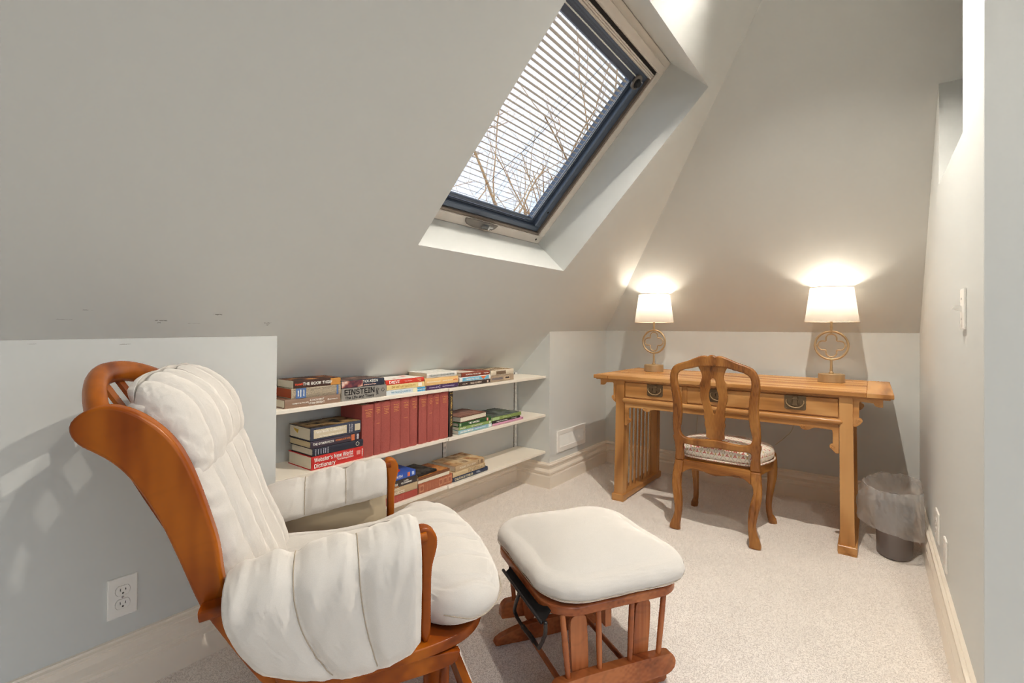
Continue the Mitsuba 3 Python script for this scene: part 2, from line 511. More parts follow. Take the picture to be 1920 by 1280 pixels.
# sloped ceilings. left slope in (x, y) plan, with the skylight opening
hip = lambda t: (XL + t, YB - (SL * t + HKS * YB - HKS * YB + HK0 + HKS * YB - HB) / SB)
xr_left = XL + (ZC - HK0) / SL
ytop = YB - (ZC - HB) / SB
plan = sg.Polygon([(XN, YN0), (XL, YN0), (XL, YREAR), (xr_left - HKS * YREAR / SL, YREAR), (XL + (ZC - HK0 - HKS * ytop) / SL, ytop), (XL, YB), (XL, YN1), (XN, YN1)])
q0, q1 = sk(0, SKY_Y0, 0), sk(SKY_S, SKY_Y1, 0)
plan = plan.difference(sg.box(q0[0], SKY_Y0, q1[0], SKY_Y1))
cl = [polymesh(plan, lambda x, y: (x, y, z_left(x, y)))]
xt = XL + (ZC - HK0 - HKS * ytop) / SL
cl.append(polymesh(sg.Polygon([(XL, YB), (XR + .05, YB), (XR + .05, YO1), (1.4, YO1), (1.4, ytop), (xt, ytop)]), lambda x, y: (x, y, z_back(y))))
cl.append(polymesh(sg.Polygon([(xt, ytop), (1.4, ytop), (1.4, YE + .1), (XFAR, YE + .1), (XFAR, YREAR), (xr_left - HKS * YREAR / SL, YREAR)]).difference(sg.Point(*LAMP_AT[:2]).buffer(.058)).difference(sg.Point(*LAMP2_AT[:2]).buffer(.058)), lambda x, y: (x, y, ZC)))
# the skylight shaft
for (a, b) in (((0, SKY_Y0), (0, SKY_Y1)), ((SKY_S, SKY_Y0), (SKY_S, SKY_Y1)), ((0, SKY_Y0), (SKY_S, SKY_Y0)), ((0, SKY_Y1), (SKY_S, SKY_Y1))):
    cl.append(quad(sk(*a, 0), sk(*b, 0), sk(*b, SKY_D + .08), sk(*a, SKY_D + .08)))
struct('ceiling', cat(cl), 'ceiling_paint')

# baseboards, mitred along the walls
BBP = [(0, 0), (.022, 0), (.022, .080), (.015, .087), (.015, .096), (.0225, .102), (.024, .112), (.018, .120), (.011, .128), (.0095, .146), (.014, .152), (.0205, .155), (.0205, .163), (.012, .166), (.011, HBB), (0, HBB)]


def baseboard(path, top=None):
    P = np.array(path, float)
    d = np.diff(P, axis=0); d /= np.linalg.norm(d, axis=1, keepdims=True)
    nrm = np.stack([d[:, 1], -d[:, 0]], 1)          # to the right of travel = into the room
    V = []
    for i in range(len(P)):
        if i == 0: m = nrm[0]
        elif i == len(P) - 1: m = nrm[-1]
        else:
            m = nrm[i - 1] + nrm[i]; m = m / (m @ nrm[i])
        V.append([(P[i, 0] + m[0] * t, P[i, 1] + m[1] * t, z) for t, z in BBP])
    return grid_mesh(np.array(V))


struct('baseboard_left', baseboard([(XL, YREAR), (XL, YN0), (XN, YN0), (XN, YN1), (XL, YN1), (XL, YB), (XL + .001, YB)]), 'trim_paint', smooth=12)
struct('baseboard_back', baseboard([(XL, YB), (XR, YB)]), 'trim_paint', smooth=12)
struct('baseboard_right', baseboard([(XR, YB), (XR, YE), (XFAR, YE)]), 'trim_paint', smooth=12)

# ------------------------------------------------------------------ skylight window
D0 = SKY_D


def ring(s0, s1, y0, y1, ws, wy, d0, d1, c=.003, wt=None):
    wt = ws if wt is None else wt
    return cat([skbox(s0, s0 + ws, y0, y1, d0, d1, c), skbox(s1 - wt, s1, y0, y1, d0, d1, c), skbox(s0 + ws, s1 - wt, y0, y0 + wy, d0, d1, c), skbox(s0 + ws, s1 - wt, y1 - wy, y1, d0, d1, c)])


W = struct('window_1', ring(.002, SKY_S - .002, SKY_Y0 + .001, SKY_Y1 - .001, .050, .046, D0 - .004, D0 + .06), 'window_white')
put('brown_seal', ring(.052, SKY_S - .04, SKY_Y0 + .047, SKY_Y1 - .047, .014, .013, D0 + .004, D0 + .05, .001), 'window_brown', W)
put('sash', ring(.066, 1.045, SKY_Y0 + .060, SKY_Y1 - .060, .030, .052, D0 + .018, D0 + .085, .004), 'window_blue', W)
put('sash', ring(.096, 1.02, SKY_Y0 + .112, SKY_Y1 - .112, .012, .026, D0 + .045, D0 + .085, .003), 'window_blue', W)
put('pane', quad(sk(.08, SKY_Y0 + .08, D0 + .082), sk(1.05, SKY_Y0 + .08, D0 + .082), sk(1.05, SKY_Y1 - .08, D0 + .082), sk(.08, SKY_Y1 - .08, D0 + .082)), 'pane_glass', W)
put('vent_flap', skbox(1.082, 1.122, SKY_Y0 + .05, SKY_Y1 - .05, D0 - .022, D0 + .012, .004), 'window_white', W)
put('vent_gap', skbox(1.066, 1.083, SKY_Y0 + .05, SKY_Y1 - .05, D0 + .002, D0 + .03, .001), 'dark_slot', W)
for s in (1.040, 1.049, 1.058):
    put('vent_ridge', skbox(s, s + .0075, SKY_Y0 + .06, SKY_Y1 - .06, D0 - .002, D0 + .03, .002), 'window_white', W)
put('latch_plate', moved(slab(sg.Polygon(chaikin([(-.125, .045), (.125, .045), (.118, .030), (.105, .012), (.06, .002), (-.06, .002), (-.105, .012), (-.118, .030)], 1)), .010, .003), lambda p: sk(p[1] + .010, 1.835 + p[0], D0 - .010 - p[2])), 'operator_grey', W)
kn = put('latch_knob', cat([tube([sk(.030, 1.85, D0 - .014), sk(.042, 1.85, D0 - .034), sk(.046, 1.856, D0 - .052)], [.012, .010, .011], 14), tube([sk(.044, 1.850, D0 - .036), sk(.052, 1.885, D0 - .042)], [.010, .0105], 14)]), 'chrome', W, smooth=40)
put('screw', tube([sk(.028, SKY_Y1 - .055, D0 - .006), sk(.028, SKY_Y1 - .055, D0)], .007, 10), 'dark_slot', W)
put('screw', tube([sk(.20, SKY_Y1 - .085, D0 + .016), sk(.20, SKY_Y1 - .085, D0 + .02)], .006, 10), 'dark_slot', W)

# the blind hangs in the sash
b = thing('venetian_blind', 'off-white venetian blind with open slats inside the sloping skylight', 'blind')
BD = D0 + .048
put('cassette', skbox(.975, 1.036, SKY_Y0 + .075, SKY_Y1 - .075, BD - .030, BD + .022, .006), 'window_cassette', b)
put('cassette_rib', tube([sk(1.005, SKY_Y0 + .08, BD - .031), sk(1.005, SKY_Y1 - .08, BD - .031)], .003, 8), 'blind_end', b)
put('bottom_rail', skbox(.114, .130, SKY_Y0 + .12, SKY_Y1 - .155, BD - .012, BD + .012, .003), 'window_blue', b)
PH = math.radians(20)            # slats point outwards and slightly up
sd = np.array([-math.cos(PH), 0, math.sin(PH)])
sn = np.array([math.sin(PH), 0, math.cos(PH)])
SLY0, SLY1 = SKY_Y0 + .118, SKY_Y1 - .152
t = np.linspace(-1, 1, 6)
for i in range(33):
    c = sk(.140 + .0256 * i, 0, BD)
    V = []
    for y in (SLY0, SLY1):
        top = [c + sd * .0115 * u + sn * (.0016 * (1 - u * u) + .0003) + np.array([0, y, HKS * (y - 0)]) for u in t]
        bot = [c + sd * .0115 * u + sn * (.0016 * (1 - u * u) - .0003) + np.array([0, y, HKS * (y - 0)]) for u in t[::-1]]
        V.append(top + bot)
    sl = grid_mesh(np.array(V), wrap_v=True)
    put('slat', sl, 'blind_slat', b)
for y, dd in ((SLY0 + .05, 0), (.5 * (SLY0 + SLY1) + .06, 0), (SLY1 - .045, 0)):
    for e in (-1, 1):
        put('ladder_cord', tube([sk(.12, y, BD) + sd * .0125 * e, sk(.98, y, BD) + sd * .0125 * e], .0007, 5), 'black_steel', b)
put('tilt_cord', tube([sk(.14, SLY1 - .015, BD - .02), sk(.5, SLY1 - .012, BD - .024), sk(.97, SLY1 - .015, BD - .02)], .0011, 5), 'blind_end', b)
put('tilt_cord', tube([sk(.14, SLY1 - .028, BD - .02), sk(.5, SLY1 - .03, BD - .024), sk(.97, SLY1 - .025, BD - .02)], .0011, 5), 'blind_end', b)
put('pull_cord', tube([sk(.16, 1.72, BD - .02), sk(.5, 1.86, BD - .026), sk(.965, 1.99, BD - .02)], .0010, 5), 'black_steel', b)
kb = put('clutch_bracket', moved(slab(sg.Polygon(chaikin([(-.045, -.04), (.03, -.04), (.04, .0), (.03, .042), (-.02, .05), (-.045, .03)], 2)), .012, .003), lambda p: sk(.985 + p[1] * .8, 2.262 + p[0] * .7, D0 + .008 + p[2])), 'operator_grey', b)
put('clutch_wheel', cat([tube([sk(.985, 2.262, D0 + .002), sk(.985, 2.262, D0 - .012)], [.019, .016], 18), tube([sk(.985, 2.262, D0 + .006), sk(.985, 2.262, D0 + .0)], .023, 20)]), 'black_steel', kb, smooth=40)

# the bare trees outside, seen through the blind
def tree(loc, h, seed, label):
    r = random.Random(seed)
    key = thing('bare_tree', label, 'tree')
    trunk, boughs, twigs = [], [], []

    def grow(p, d, L, rad, lev):
        n = 5
        pts = [np.array(p)]
        dd = np.array(d, float)
        for i in range(n):
            dd = dd + np.array([r.uniform(-1, 1), r.uniform(-1, 1), r.uniform(-.5, .8)]) * .16
            dd /= np.linalg.norm(dd)
            pts.append(pts[-1] + dd * L / n)
        rr = np.linspace(rad, rad * .62, n + 1)
        (trunk if lev == 0 else boughs if lev < 3 else twigs).append(tube(pts, rr, 8 if lev < 2 else 5 if lev < 4 else 3))
        if lev >= 6: return
        for _ in range(3 if lev < 4 else 2):
            j = r.randint(2, n)
            ax = np.array([r.gauss(0, 1), r.gauss(0, 1), r.gauss(0, .7)])
            nd = dd + ax / np.linalg.norm(ax) * r.uniform(.55, .95) + np.array([0, 0, .18])
            nd /= np.linalg.norm(nd)
            grow(pts[j], nd, L * r.uniform(.58, .8), rr[j] * r.uniform(.5, .72), lev + 1)
    grow(loc, (0, 0, 1), h, h * .042, 0)
    put('trunk', cat(trunk), 'tree_bark', key, smooth=True)
    for m in boughs[:40]: put('branch', m, 'tree_bark', key, smooth=True)
    put('twigs', cat(twigs + boughs[40:]), 'tree_bark', key, smooth=True, kind='stuff')


tree((-6.3, 4.9, -3.5), 5.2, 3, 'bare tree with golden lit branches outside the lower left of the skylight')
tree((-8.2, 8.8, -3.5), 6.2, 11, 'taller bare tree seen through the skylight blind on the right')
tree((-5.6, 6.4, -3.8), 5.6, 5, 'bare tree with pale branches behind the middle of the skylight blind')
tree((-21.0, 15.5, -5.0), 10.5, 21, 'farthest bare tree beyond the skylight, behind the other branches')


# ------------------------------------------------------------------ recessed ceiling lamps, above the frame (their shadows of desk, chair and lampshades are in the photo)
for (lx, ly, lz), power, rad, where in ((LAMP_AT, 1.0, .014, 'above the space before the desk'), (LAMP2_AT, .48, .030, 'above the place of the rocking chair')):
    dl = thing('ceiling_lamp', 'round recessed white ceiling lamp ' + where, 'lamp')
    put('trim_ring', lathe([(.056, .002), (.058, -.003), (.076, -.003), (.078, .001)], (lx, ly, lz), 32), 'white_plastic', dl, smooth=30)
    put('baffle', lathe([(.0565, -.002), (.055, .068), (.004, .069)], (lx, ly, lz), 32), 'white_plastic', dl, smooth=30)
    scene[dl + '__bulb'] = {'type': 'sphere', 'center': [lx, ly, lz + .037], 'radius': rad, 'emitter': {'type': 'area', 'radiance': {'type': 'rgb', 'value': [power * c * (.014 / rad) ** 2 for c in CEILING_LAMP]}}}

# ------------------------------------------------------------------ desk
DX0, DX1, DY0, DY1, DZ = -1.468, .082, 2.845, 3.585, .800
desk = thing('writing_desk', 'long carved elm writing desk with three drawers and slatted ends', 'desk')
TH = .024
put('desktop', cat([cbox(DX0 + .10, DX1 - .104, DY0 + .001, DY1, DZ - TH, DZ, .003), moved(slab(sg.box(DX0, DY0, DX0 + .0995, DY1), TH, .004), lambda p: (p[0], p[1], DZ - TH / 2 + p[2]))]), 'desk_wood_x', desk, smooth=30)
put('end_board', moved(slab(sg.box(DX1 - .1035, DY0, DX1, DY1), TH, .004), lambda p: (p[0], p[1], DZ - TH / 2 + p[2])), 'desk_wood_y', desk, smooth=30)
put('under_moulding', cbox(DX0 + .012, DX1 - .012, DY0 + .012, DY1 - .012, DZ - TH - .007, DZ - TH + .002, .002), 'desk_wood_x', desk)
ZT = DZ - TH - .006                    # underside of the top: .770
LF, LBk = DY0 + .025, DY1 - .06        # front faces of the legs
LW, LD = .055, .060


def desk_leg(xc, yf, flare):
    b = hull([(xc + sx * (LW / 2) * (1.0 if z else 1.06) + (0 if z else flare), yf + (LD if sy else 0), z or .042) for sx in (-1, 1) for sy in (0, 1) for z in (0, ZT)])
    return b


for xc, fl_ in ((-1.290, -.010), (-.104, .008)):
    for yf in (LF, LBk - LD):
        lg = put('leg', desk_leg(xc, yf, fl_), 'desk_wood_z', desk)
    put('sled_foot', cat([cbox(xc + fl_ - .040, xc + fl_ + .040, LF - .014, LBk + .014, .008, .044, .003), cbox(xc + fl_ - .038, xc + fl_ + .038, LF - .012, LF + .05, 0, .009, .001), cbox(xc + fl_ - .038, xc + fl_ + .038, LBk - .05, LBk + .012, 0, .009, .001)]), 'desk_wood_y', desk)
    put('end_rail', cbox(xc - .018, xc + .018, LF + LD - .002, LBk - LD + .002, ZT - .15, ZT - .10, .003), 'desk_wood_y', desk)
    n = 7
    for i in range(n):
        y = LF + LD + (i + 1) * (LBk - LF - 2 * LD) / (n + 1)
        put('end_slat', hull([(xc + sx * .0048 + (fl_ if z < .1 else 0), y + sy * .009, z) for sx in (-1, 1) for sy in (-1, 1) for z in (.04, ZT - .12)]), 'desk_wood_z', desk)
XI0, XI1 = -1.2625, -.1315             # between the legs
put('drawer_case', cat([cbox(XI0, XI1, LF + .012, LBk, .655, ZT, .002), cbox(XI0, XI1, LF + .004, LF + .03, ZT - .006, ZT, .001)]), 'desk_wood_x', desk)
xs = np.linspace(XI0, XI1, 4)
for i in range(3):
    dx0, dx1 = xs[i] + (.004 if i == 0 else .014), xs[i + 1] - (.004 if i == 2 else .014)
    dr_ = put('drawer', cbox(dx0, dx1, LF + .002, LF + .016, .668, ZT - .012, .0015), 'desk_wood_x', desk)
    xc = (xs[i] + xs[i + 1]) / 2 + (.010 if i == 0 else .0 if i == 1 else -.0)
    pl = put('handle_plate', moved(slab(sg.Polygon(chaikin([(-.049, .036), (.049, .036), (.049, -.030), (.042, -.037), (-.042, -.037), (-.049, -.030)], 0)), .003, .001), lambda p: (xc + p[0], LF + .0005 - p[2], .723 + p[1])), 'old_bronze', dr_)
    th = np.linspace(-.30, PI + .30, 26)
    P = [(xc + .040 * math.cos(PI + a), LF - .010, .724 + .030 * math.sin(PI + a) + .004) for a in th]
    rr = .0022 + .0016 * np.sin(np.linspace(0, PI, 26))
    put('bail_pull', tube(P, rr, 8), 'bail_metal', dr_, smooth=True)
    put('lock_hasp', cat([cbox(xc - .0115, xc + .0115, LF - .009, LF - .001, .704, .757, .002), cbox(xc - .014, xc + .014, LF - .011, LF - .001, .739, .744, .001), cbox(xc - .013, xc + .013, LF - .013, LF - .004, .709, .714, .001)]), 'old_bronze', dr_)
    put('handle_post', cat([tube([(xc + s * .018, LF - .001, .727), (xc + s * .018, LF - .014, .727)], .0045, 8) for s in (-1, 1)] + [tube([(xc + s * .036, LF - .001, .735), (xc + s * .036, LF - .011, .735)], .004, 8) for s in (-1, 1)]), 'old_bronze', dr_)
for i in (1, 2):
    put('drawer_divider', cbox(xs[i] - .013, xs[i] + .013, LF, LF + .02, .655, ZT - .006, .002), 'desk_wood_z', desk)
# the rounded rail, its ends scribed over the legs
rl = [(XI0 - .016, LF + .004, .645)] + [(x, LF + .004, .645) for x in np.linspace(XI0 - .004, XI1 + .004, 12)] + [(XI1 + .016, LF + .004, .645)]
put('round_rail', tube(rl, [.004] + [.0155] * 12 + [.004], 14, up=(0, 0, 1)), 'desk_wood_x', desk, smooth=True)


def spiral(cx, cz, y, r=.0115, turns=1.6, flip=1, n=34):
    a = np.linspace(0, turns * 2 * PI, n)
    R = r * (1 - a / a[-1] * .86)
    return tube([(cx + flip * q * math.cos(t_ + 2.2), y, cz + q * math.sin(t_ + 2.2)) for t_, q in zip(a, R)], .0018, 6)


# carved apron with scrolls, and the spandrels
AT, AB = .632, .603
side = 1
half = [(0, AB), (.155, AB + .001), (.163, AB - .003), (.168, AB - .011), (.177, AB - .0145), (.190, AB - .012), (.198, AB - .006), (.205, AB + .001)]
xa = XI0
lo = [(XI0 + .033, AB)]
pts = [(XI0, AT), (XI1, AT), (XI1, .488), (XI1 - .012, .486), (XI1 - .024, .497), (XI1 - .038, .512), (XI1 - .040, .523), (XI1 - .033, .531), (XI1 - .026, .531), (XI1 - .026, .590), (XI1 - .031, AB - .002)]
for cx in (-.277, -.70, -1.121):
    pts += [(cx + .045, AB), (cx + .030, AB - .006), (cx + .022, AB - .013), (cx, AB - .018), (cx - .016, AB - .013), (cx - .022, AB - .003), (cx - .026, AB)]
pts += [(XI0 + .031, AB - .002), (XI0 + .026, .590), (XI0 + .026, .531), (XI0 + .033, .531), (XI0 + .040, .523), (XI0 + .038, .512), (XI0 + .024, .497), (XI0 + .012, .486), (XI0, .488)]
apn = put('apron', moved(slab(sg.Polygon(pts), .016, .002), lambda p: (p[0], LF + .012 - p[2], p[1])), 'desk_wood_x', desk)
for cx, cz, f in ((-.280, AB - .003, 1), (-.70, AB - .003, 1), (-1.124, AB - .003, 1), (XI1 - .026, .517, 1), (XI0 + .026, .517, -1)):
    put('scroll', spiral(cx, cz, LF + .003, .0125, flip=f), 'desk_wood_x', apn, smooth=True)
for s, xl in ((-1, -1.290 - LW / 2), (1, -.104 + LW / 2)):
    sp = [(0, ZT), (.118, ZT), (.118, ZT - .038), (.098, ZT - .039), (.088, ZT - .033), (.082, ZT - .022), (.030, ZT - .018), (.026, ZT - .024), (.026, .672), (.036, .668), (.040, .656), (.030, .640), (.018, .630), (.012, .626), (0, .628)]
    k = put('spandrel', moved(slab(sg.Polygon([(xl + s * a, b) for a, b in sp]), .018, .002), lambda p: (p[0], LF + .020 - p[2], p[1])), 'desk_wood_x', desk)
    put('scroll', spiral(xl + s * .096, ZT - .025, LF + .010, .0115, flip=s), 'desk_wood_x', k, smooth=True)
    put('scroll', spiral(xl + s * .024, .655, LF + .010, .0125, flip=s), 'desk_wood_x', k, smooth=True)
    put('spandrel', moved(slab(sg.Polygon([(xl + s * a, b) for a, b in sp]), .018, .002), lambda p: (p[0], LBk - .030 - p[2], p[1])), 'desk_wood_x', desk)
for q in ([(-1.05, LF + .08, .60), (-1.02, LBk, .52), (-1.03, YB - .03, .40), (-1.045, YB - .035, .30), (-1.06, YB - .03, .22), (-1.02, YB - .03, .17)],
          [(-.36, LF + .1, .60), (-.40, LBk - .02, .53), (-.41, LBk, .46), (-.47, YB - .04, .38), (-.52, YB - .04, .33)]):
    c = thing('lamp_cord', 'thin tan lamp cord hanging behind the desk on the ' + ('left' if q[0][0] < -1 else 'right'), 'cord')
    put('wire', tube(spline(q, 30), .0022, 6), 'cord_plastic', c, smooth=True)

# ------------------------------------------------------------------ table lamps
def table_lamp(x, y, label):
    lp = thing('table_lamp', label, 'lamp', 'quatrefoil table lamps on the desk')
    z = DZ
    put('base', lathe([(.0005, 0), (.064, 0), (.066, .002), (.066, .046), (.064, .048), (.0005, .0485)], (x, y, z), 40), 'lamp_gold', lp, smooth=30)
    put('stem', lathe([(.0005, .048), (.011, .048), (.012, .056), (.007, .062), (.0065, .130), (.0005, .131)], (x, y, z), 16), 'lamp_gold', lp, smooth=30)
    put('stem', lathe([(.0005, .292), (.0065, .292), (.0065, .46), (.0005, .461)], (x, y, z), 16), 'lamp_gold', lp, smooth=30)
    zc = z + .212
    a = np.linspace(0, 2 * PI, 64, endpoint=False)
    sec = [(.0055 * math.cos(t_) , .0055 * math.sin(t_)) for t_ in np.linspace(0, 2 * PI, 10, endpoint=False)]
    R = put('ring', tube([(x + .0805 * math.cos(t_), y, zc + .0805 * math.sin(t_)) for t_ in a], .0062, 10, closed=True), 'lamp_gold', lp, smooth=True)
    P = []
    ro, cq = .0265, .040                  # four lobes
    for k in range(4):
        g = k * PI / 2
        for t_ in np.linspace(-1.92, 1.92, 22):
            P.append((x + cq * math.cos(g) + ro * math.cos(g + t_), y, zc + cq * math.sin(g) + ro * math.sin(g + t_)))
    put('quatrefoil', cat([tube(P, .0038, 8, closed=True), tube([(x - .066, y, zc), (x - .077, y, zc)], .003, 6), tube([(x + .066, y, zc), (x + .077, y, zc)], .003, 6), tube([(x, y, zc - .066), (x, y, zc - .077)], .004, 6), tube([(x, y, zc + .066), (x, y, zc + .077)], .004, 6)]), 'lamp_gold', lp, smooth=True)
    zs0, zs1 = z + .349, z + .548
    put('socket', lathe([(.0005, .40), (.016, .40), (.018, .43), (.018, .455), (.0005, .456)], (x, y, z), 18), 'lamp_gold', lp, smooth=30)
    sh = put('lamp_shade', lathe([(.1335, zs0), (.107, zs1)], (x, y, 0), 56), 'shade_linen', lp, smooth=True)
    put('shade_hem', cat([tube([(x + r * math.cos(t_), y + r * math.sin(t_), zz) for t_ in a], .0022, 6, closed=True) for r, zz in ((.1337, zs0), (.1072, zs1))]), 'page_paper', sh, smooth=True)
    put('shade_spider', cat([tube([(x, y, zs0 + .012), (x + .132 * math.cos(g), y + .132 * math.sin(g), zs0 + .006)], .0014, 5) for g in (.6, 2.7, 4.8)] + [tube([(x + .03 * math.cos(t_), y + .03 * math.sin(t_), zs0 + .008) for t_ in a[::3]], .0014, 5, closed=True)]), 'white_plastic', sh)
    scene[lp + '__bulb'] = {'type': 'sphere', 'center': [x, y, z + .488], 'radius': .024, 'emitter': {'type': 'area', 'radiance': {'type': 'rgb', 'value': list(TABLE_LAMP)}}}
    return lp


table_lamp(-1.245, 3.335, 'gold quatrefoil table lamp with white shade at the left end of the desk')
table_lamp(-.190, 3.330, 'gold quatrefoil table lamp with white shade at the right end of the desk')

# ------------------------------------------------------------------ desk chair (seen from behind)
CX = -.668


def chair_y(z):
    z = np.asarray(z, float)
    return 2.66 + .05 * np.clip(z / .36, 0, 1) ** 1.5 - .17 * np.maximum(z - .42, 0) - .035 * np.exp(-((z - .72) / .12) ** 2) * 0


def sym(half): return half + [(-x, z) for x, z in half[::-1] if x > 1e-6]


OUT = [(.225, 0), (.229, .015), (.222, .036), (.208, .072), (.202, .109), (.208, .154), (.218, .198), (.225, .248), (.225, .29), (.220, .34), (.215, .385), (.213, .43), (.215, .47), (.224, .502), (.216, .512), (.220, .528), (.221, .563), (.219, .614), (.214, .66), (.213, .706), (.218, .754), (.224, .807), (.223, .838), (.217, .868), (.205, .893), (.185, .909), (.155, .920), (.12, .931), (.09, .945), (.063, .956), (.042, .962), (.027, .961), (.0195, .9555), (.012, .9645), (0, .967)]
INLEG = [(.172, 0), (.174, .015), (.170, .063), (.165, .108), (.166, .16), (.172, .21), (.183, .25), (.187, .272), (.182, .297), (.170, .315), (.168, .40)]
HOLE = [(0, .512), (.04, .508), (.065, .504), (.113, .5), (.155, .502), (.174, .515), (.184, .543), (.177, .57), (.170, .613), (.166, .66), (.168, .70), (.174, .75), (.181, .79), (.185, .82), (.184, .848), (.176, .863), (.16, .875), (.137, .884), (.106, .89), (.076, .9), (.03, .905), (0, .906)]
HOLE2 = [(0, .377), (.12, .377), (.168, .380), (.168, .41), (.176, .442), (.174, .46), (.165, .468), (.11, .463), (.06, .463), (0, .467)]
SPL = [(.046, .508), (.046, .552), (.047, .57), (.054, .596), (.047, .612), (.056, .628), (.049, .64), (.053, .672), (.062, .708), (.069, .746), (.066, .78), (.072, .8), (.064, .814), (.055, .838), (.054, .858), (.061, .88), (.076, .908)]
SHOLE = [(.012, .842), (.014, .815), (.017, .784), (.025, .757), (.025, .732), (.016, .692), (.003, .648)]
chair = thing('dining_chair', 'carved wooden splat-back chair with patterned seat at the desk', 'chair')
outer = sg.Polygon(chaikin(OUT + [(-x, z) for x, z in OUT[::-1][1:]] + [(-x, z) for x, z in INLEG] + [(-.165, .377), (.165, .377)] + INLEG[::-1], 1)).buffer(0)
hole = sg.Polygon(chaikin(sym(HOLE), 2)).buffer(0)
hole2 = sg.Polygon(chaikin(sym(HOLE2), 1)).buffer(0)
whole = outer.difference(hole).difference(hole2)
ZJ = .372
frame = whole.intersection(sg.box(-1, ZJ, 1, 2))
legs = whole.intersection(sg.box(-1, -.1, 1, ZJ))
largest = lambda g: max(getattr(g, 'geoms', [g]), key=lambda q: q.area)


def resampled(poly, step=.008):
    def rs(r):
        L = r.length; n = max(int(L / step), 8)
        return [r.interpolate(i * L / n).coords[0] for i in range(n)]
    return sg.Polygon(rs(poly.exterior), [rs(i) for i in poly.interiors])


def chair_map(off=0.0):
    def fn(V):
        return np.column_stack([V[:, 0] + CX, chair_y(V[:, 1]) + V[:, 2] + off, V[:, 1]])
    fn.vec = True
    return fn


put('back_frame', moved(slab(resampled(largest(frame)), .030, .009, 4), chair_map()), 'chair_wood_z', chair, smooth=40)
for g in sorted(legs.geoms, key=lambda q: q.centroid.x):
    put('leg', moved(slab(resampled(g), .034, .010, 4), chair_map()), 'chair_wood_z', chair, smooth=40)
spl = sg.Polygon(chaikin(SPL + [(-x, z) for x, z in SPL[::-1]], 1)).difference(sg.Polygon(chaikin(SHOLE + [(-x, z) for x, z in SHOLE[::-1]], 2)))
put('splat', moved(slab(resampled(spl, .006), .014, .003, 2), chair_map(.004)), 'chair_wood_z', chair, smooth=40)
# front cabriole legs
for s in (-1, 1):
    xf = {-1: [(.026, .235), (.036, .229), (.05, .227)], 1: []}
    P = [(.208, 3.045, .40), (.213, 3.062, .34), (.214, 3.072, .27), (.206, 3.062, .19), (.200, 3.052, .12), (.203, 3.058, .06), (.214, 3.075, .022), (.220, 3.085, .0)]
    P = spline([(CX + s * x, y, z) for x, y, z in P], 36)
    rr = np.interp(P[:, 2][::-1], [0, .02, .05, .10, .2, .3, .36, .40], [.019, .022, .016, .0150, .019, .026, .029, .030])[::-1]
    put('leg', tube(P, rr, 14), 'chair_wood_z', chair, smooth=50)
# rails: the shaped rear rail and the side and front rails
rr_ = [(-.172, .374), (.172, .374), (.172, .305)] + [(.15, .322), (.12, .335), (.09, .336), (.045, .325), (0, .317), (-.045, .325), (-.09, .336), (-.12, .335), (-.15, .322)] + [(-.172, .305)]
put('seat_rail', moved(slab(resampled(sg.Polygon(rr_)), .024, .004, 2), chair_map(.002)), 'chair_wood_x', chair, smooth=40)
SEAT = [(-.178, 2.722), (-.205, 2.80), (-.232, 2.89), (-.243, 2.96), (-.232, 3.03), (-.19, 3.075), (-.10, 3.092), (0, 3.096), (.10, 3.092), (.19, 3.075), (.232, 3.03), (.243, 2.96), (.232, 2.89), (.205, 2.80), (.178, 2.722)]
sp_ = sg.Polygon(chaikin(SEAT, 2))
rail = sp_.buffer(-.004).difference(sp_.buffer(-.032)).difference(sg.box(-1, 2.6, 1, 2.735))
rail_m = moved(slab(resampled(largest(rail), .012), .070, .004, 2), lambda p: (CX + p[0], p[1], .352 + p[2]))
V = np.array(rail_m.vertices); low = V[:, 2] < .34
a_ = np.clip((V[:, 1] - 2.735) / .33, 0, 1)
V[low, 2] += (.022 * np.sin(a_ * PI) ** 1.0)[low]
put('seat_rail', trimesh.Trimesh(V, rail_m.faces, process=False), 'chair_wood_x', chair, smooth=40)


def pillow(outline, z0, ztop, dome, edge=.03, nr=16, flat_bottom=True, disp=None, nt=None):
    """A cushion over a star-shaped outline (x, y): rings from the centre out, over a rounded edge and under."""
    o = np.array(outline, float); c = o.mean(0)
    rows = []
    H = ztop - z0
    for k in range(nr + 1):
        r = k / nr * .999 + .001
        rows.append((r ** .8, None))
    V = []
    n = len(o)
    dist = np.linalg.norm(o - c, axis=1)
    def ringat(inset, z):
        f = np.clip(1 - inset / dist, 0.0, 1)[:, None]
        return np.column_stack([c + (o - c) * f, np.full(n, z) if np.isscalar(z) else z])
    for k in range(nr + 1):                     # top dome
        f = (k / nr) ** .9
        q = c + (o - c) * np.clip(f * (1 - edge / dist)[:, None], .004, 1)
        z = ztop - dome * f ** 2.6
        V.append(np.column_stack([q, np.full(n, z)]))
    zt = ztop - dome
    for a in np.linspace(0, PI, 11)[1:]:
        V.append(ringat(edge * (1 - math.sin(a)), z0 + (zt - z0) / 2 + (zt - z0) / 2 * math.cos(a)))
    V.append(np.column_stack([c + (o - c) * .004, np.full(n, z0)]))
    V = np.array(V)
    if disp is not None: V = disp(V)
    return outward(grid_mesh(V, wrap_v=True))


st = put('seat', pillow(np.array(SEAT and chaikin(SEAT, 2)) + [CX, 0], .386, .487, .028, .030), 'seat_fabric', chair, smooth=True)
ol = np.array(chaikin(SEAT, 2)) + [CX, 0]
ol = np.array(sg.Polygon(ol).buffer(.001).exterior.coords)[:-1]
put('piping', tube([(x, y, .392) for x, y in ol], .0048, 8, closed=True), 'seat_fabric', st, smooth=True)

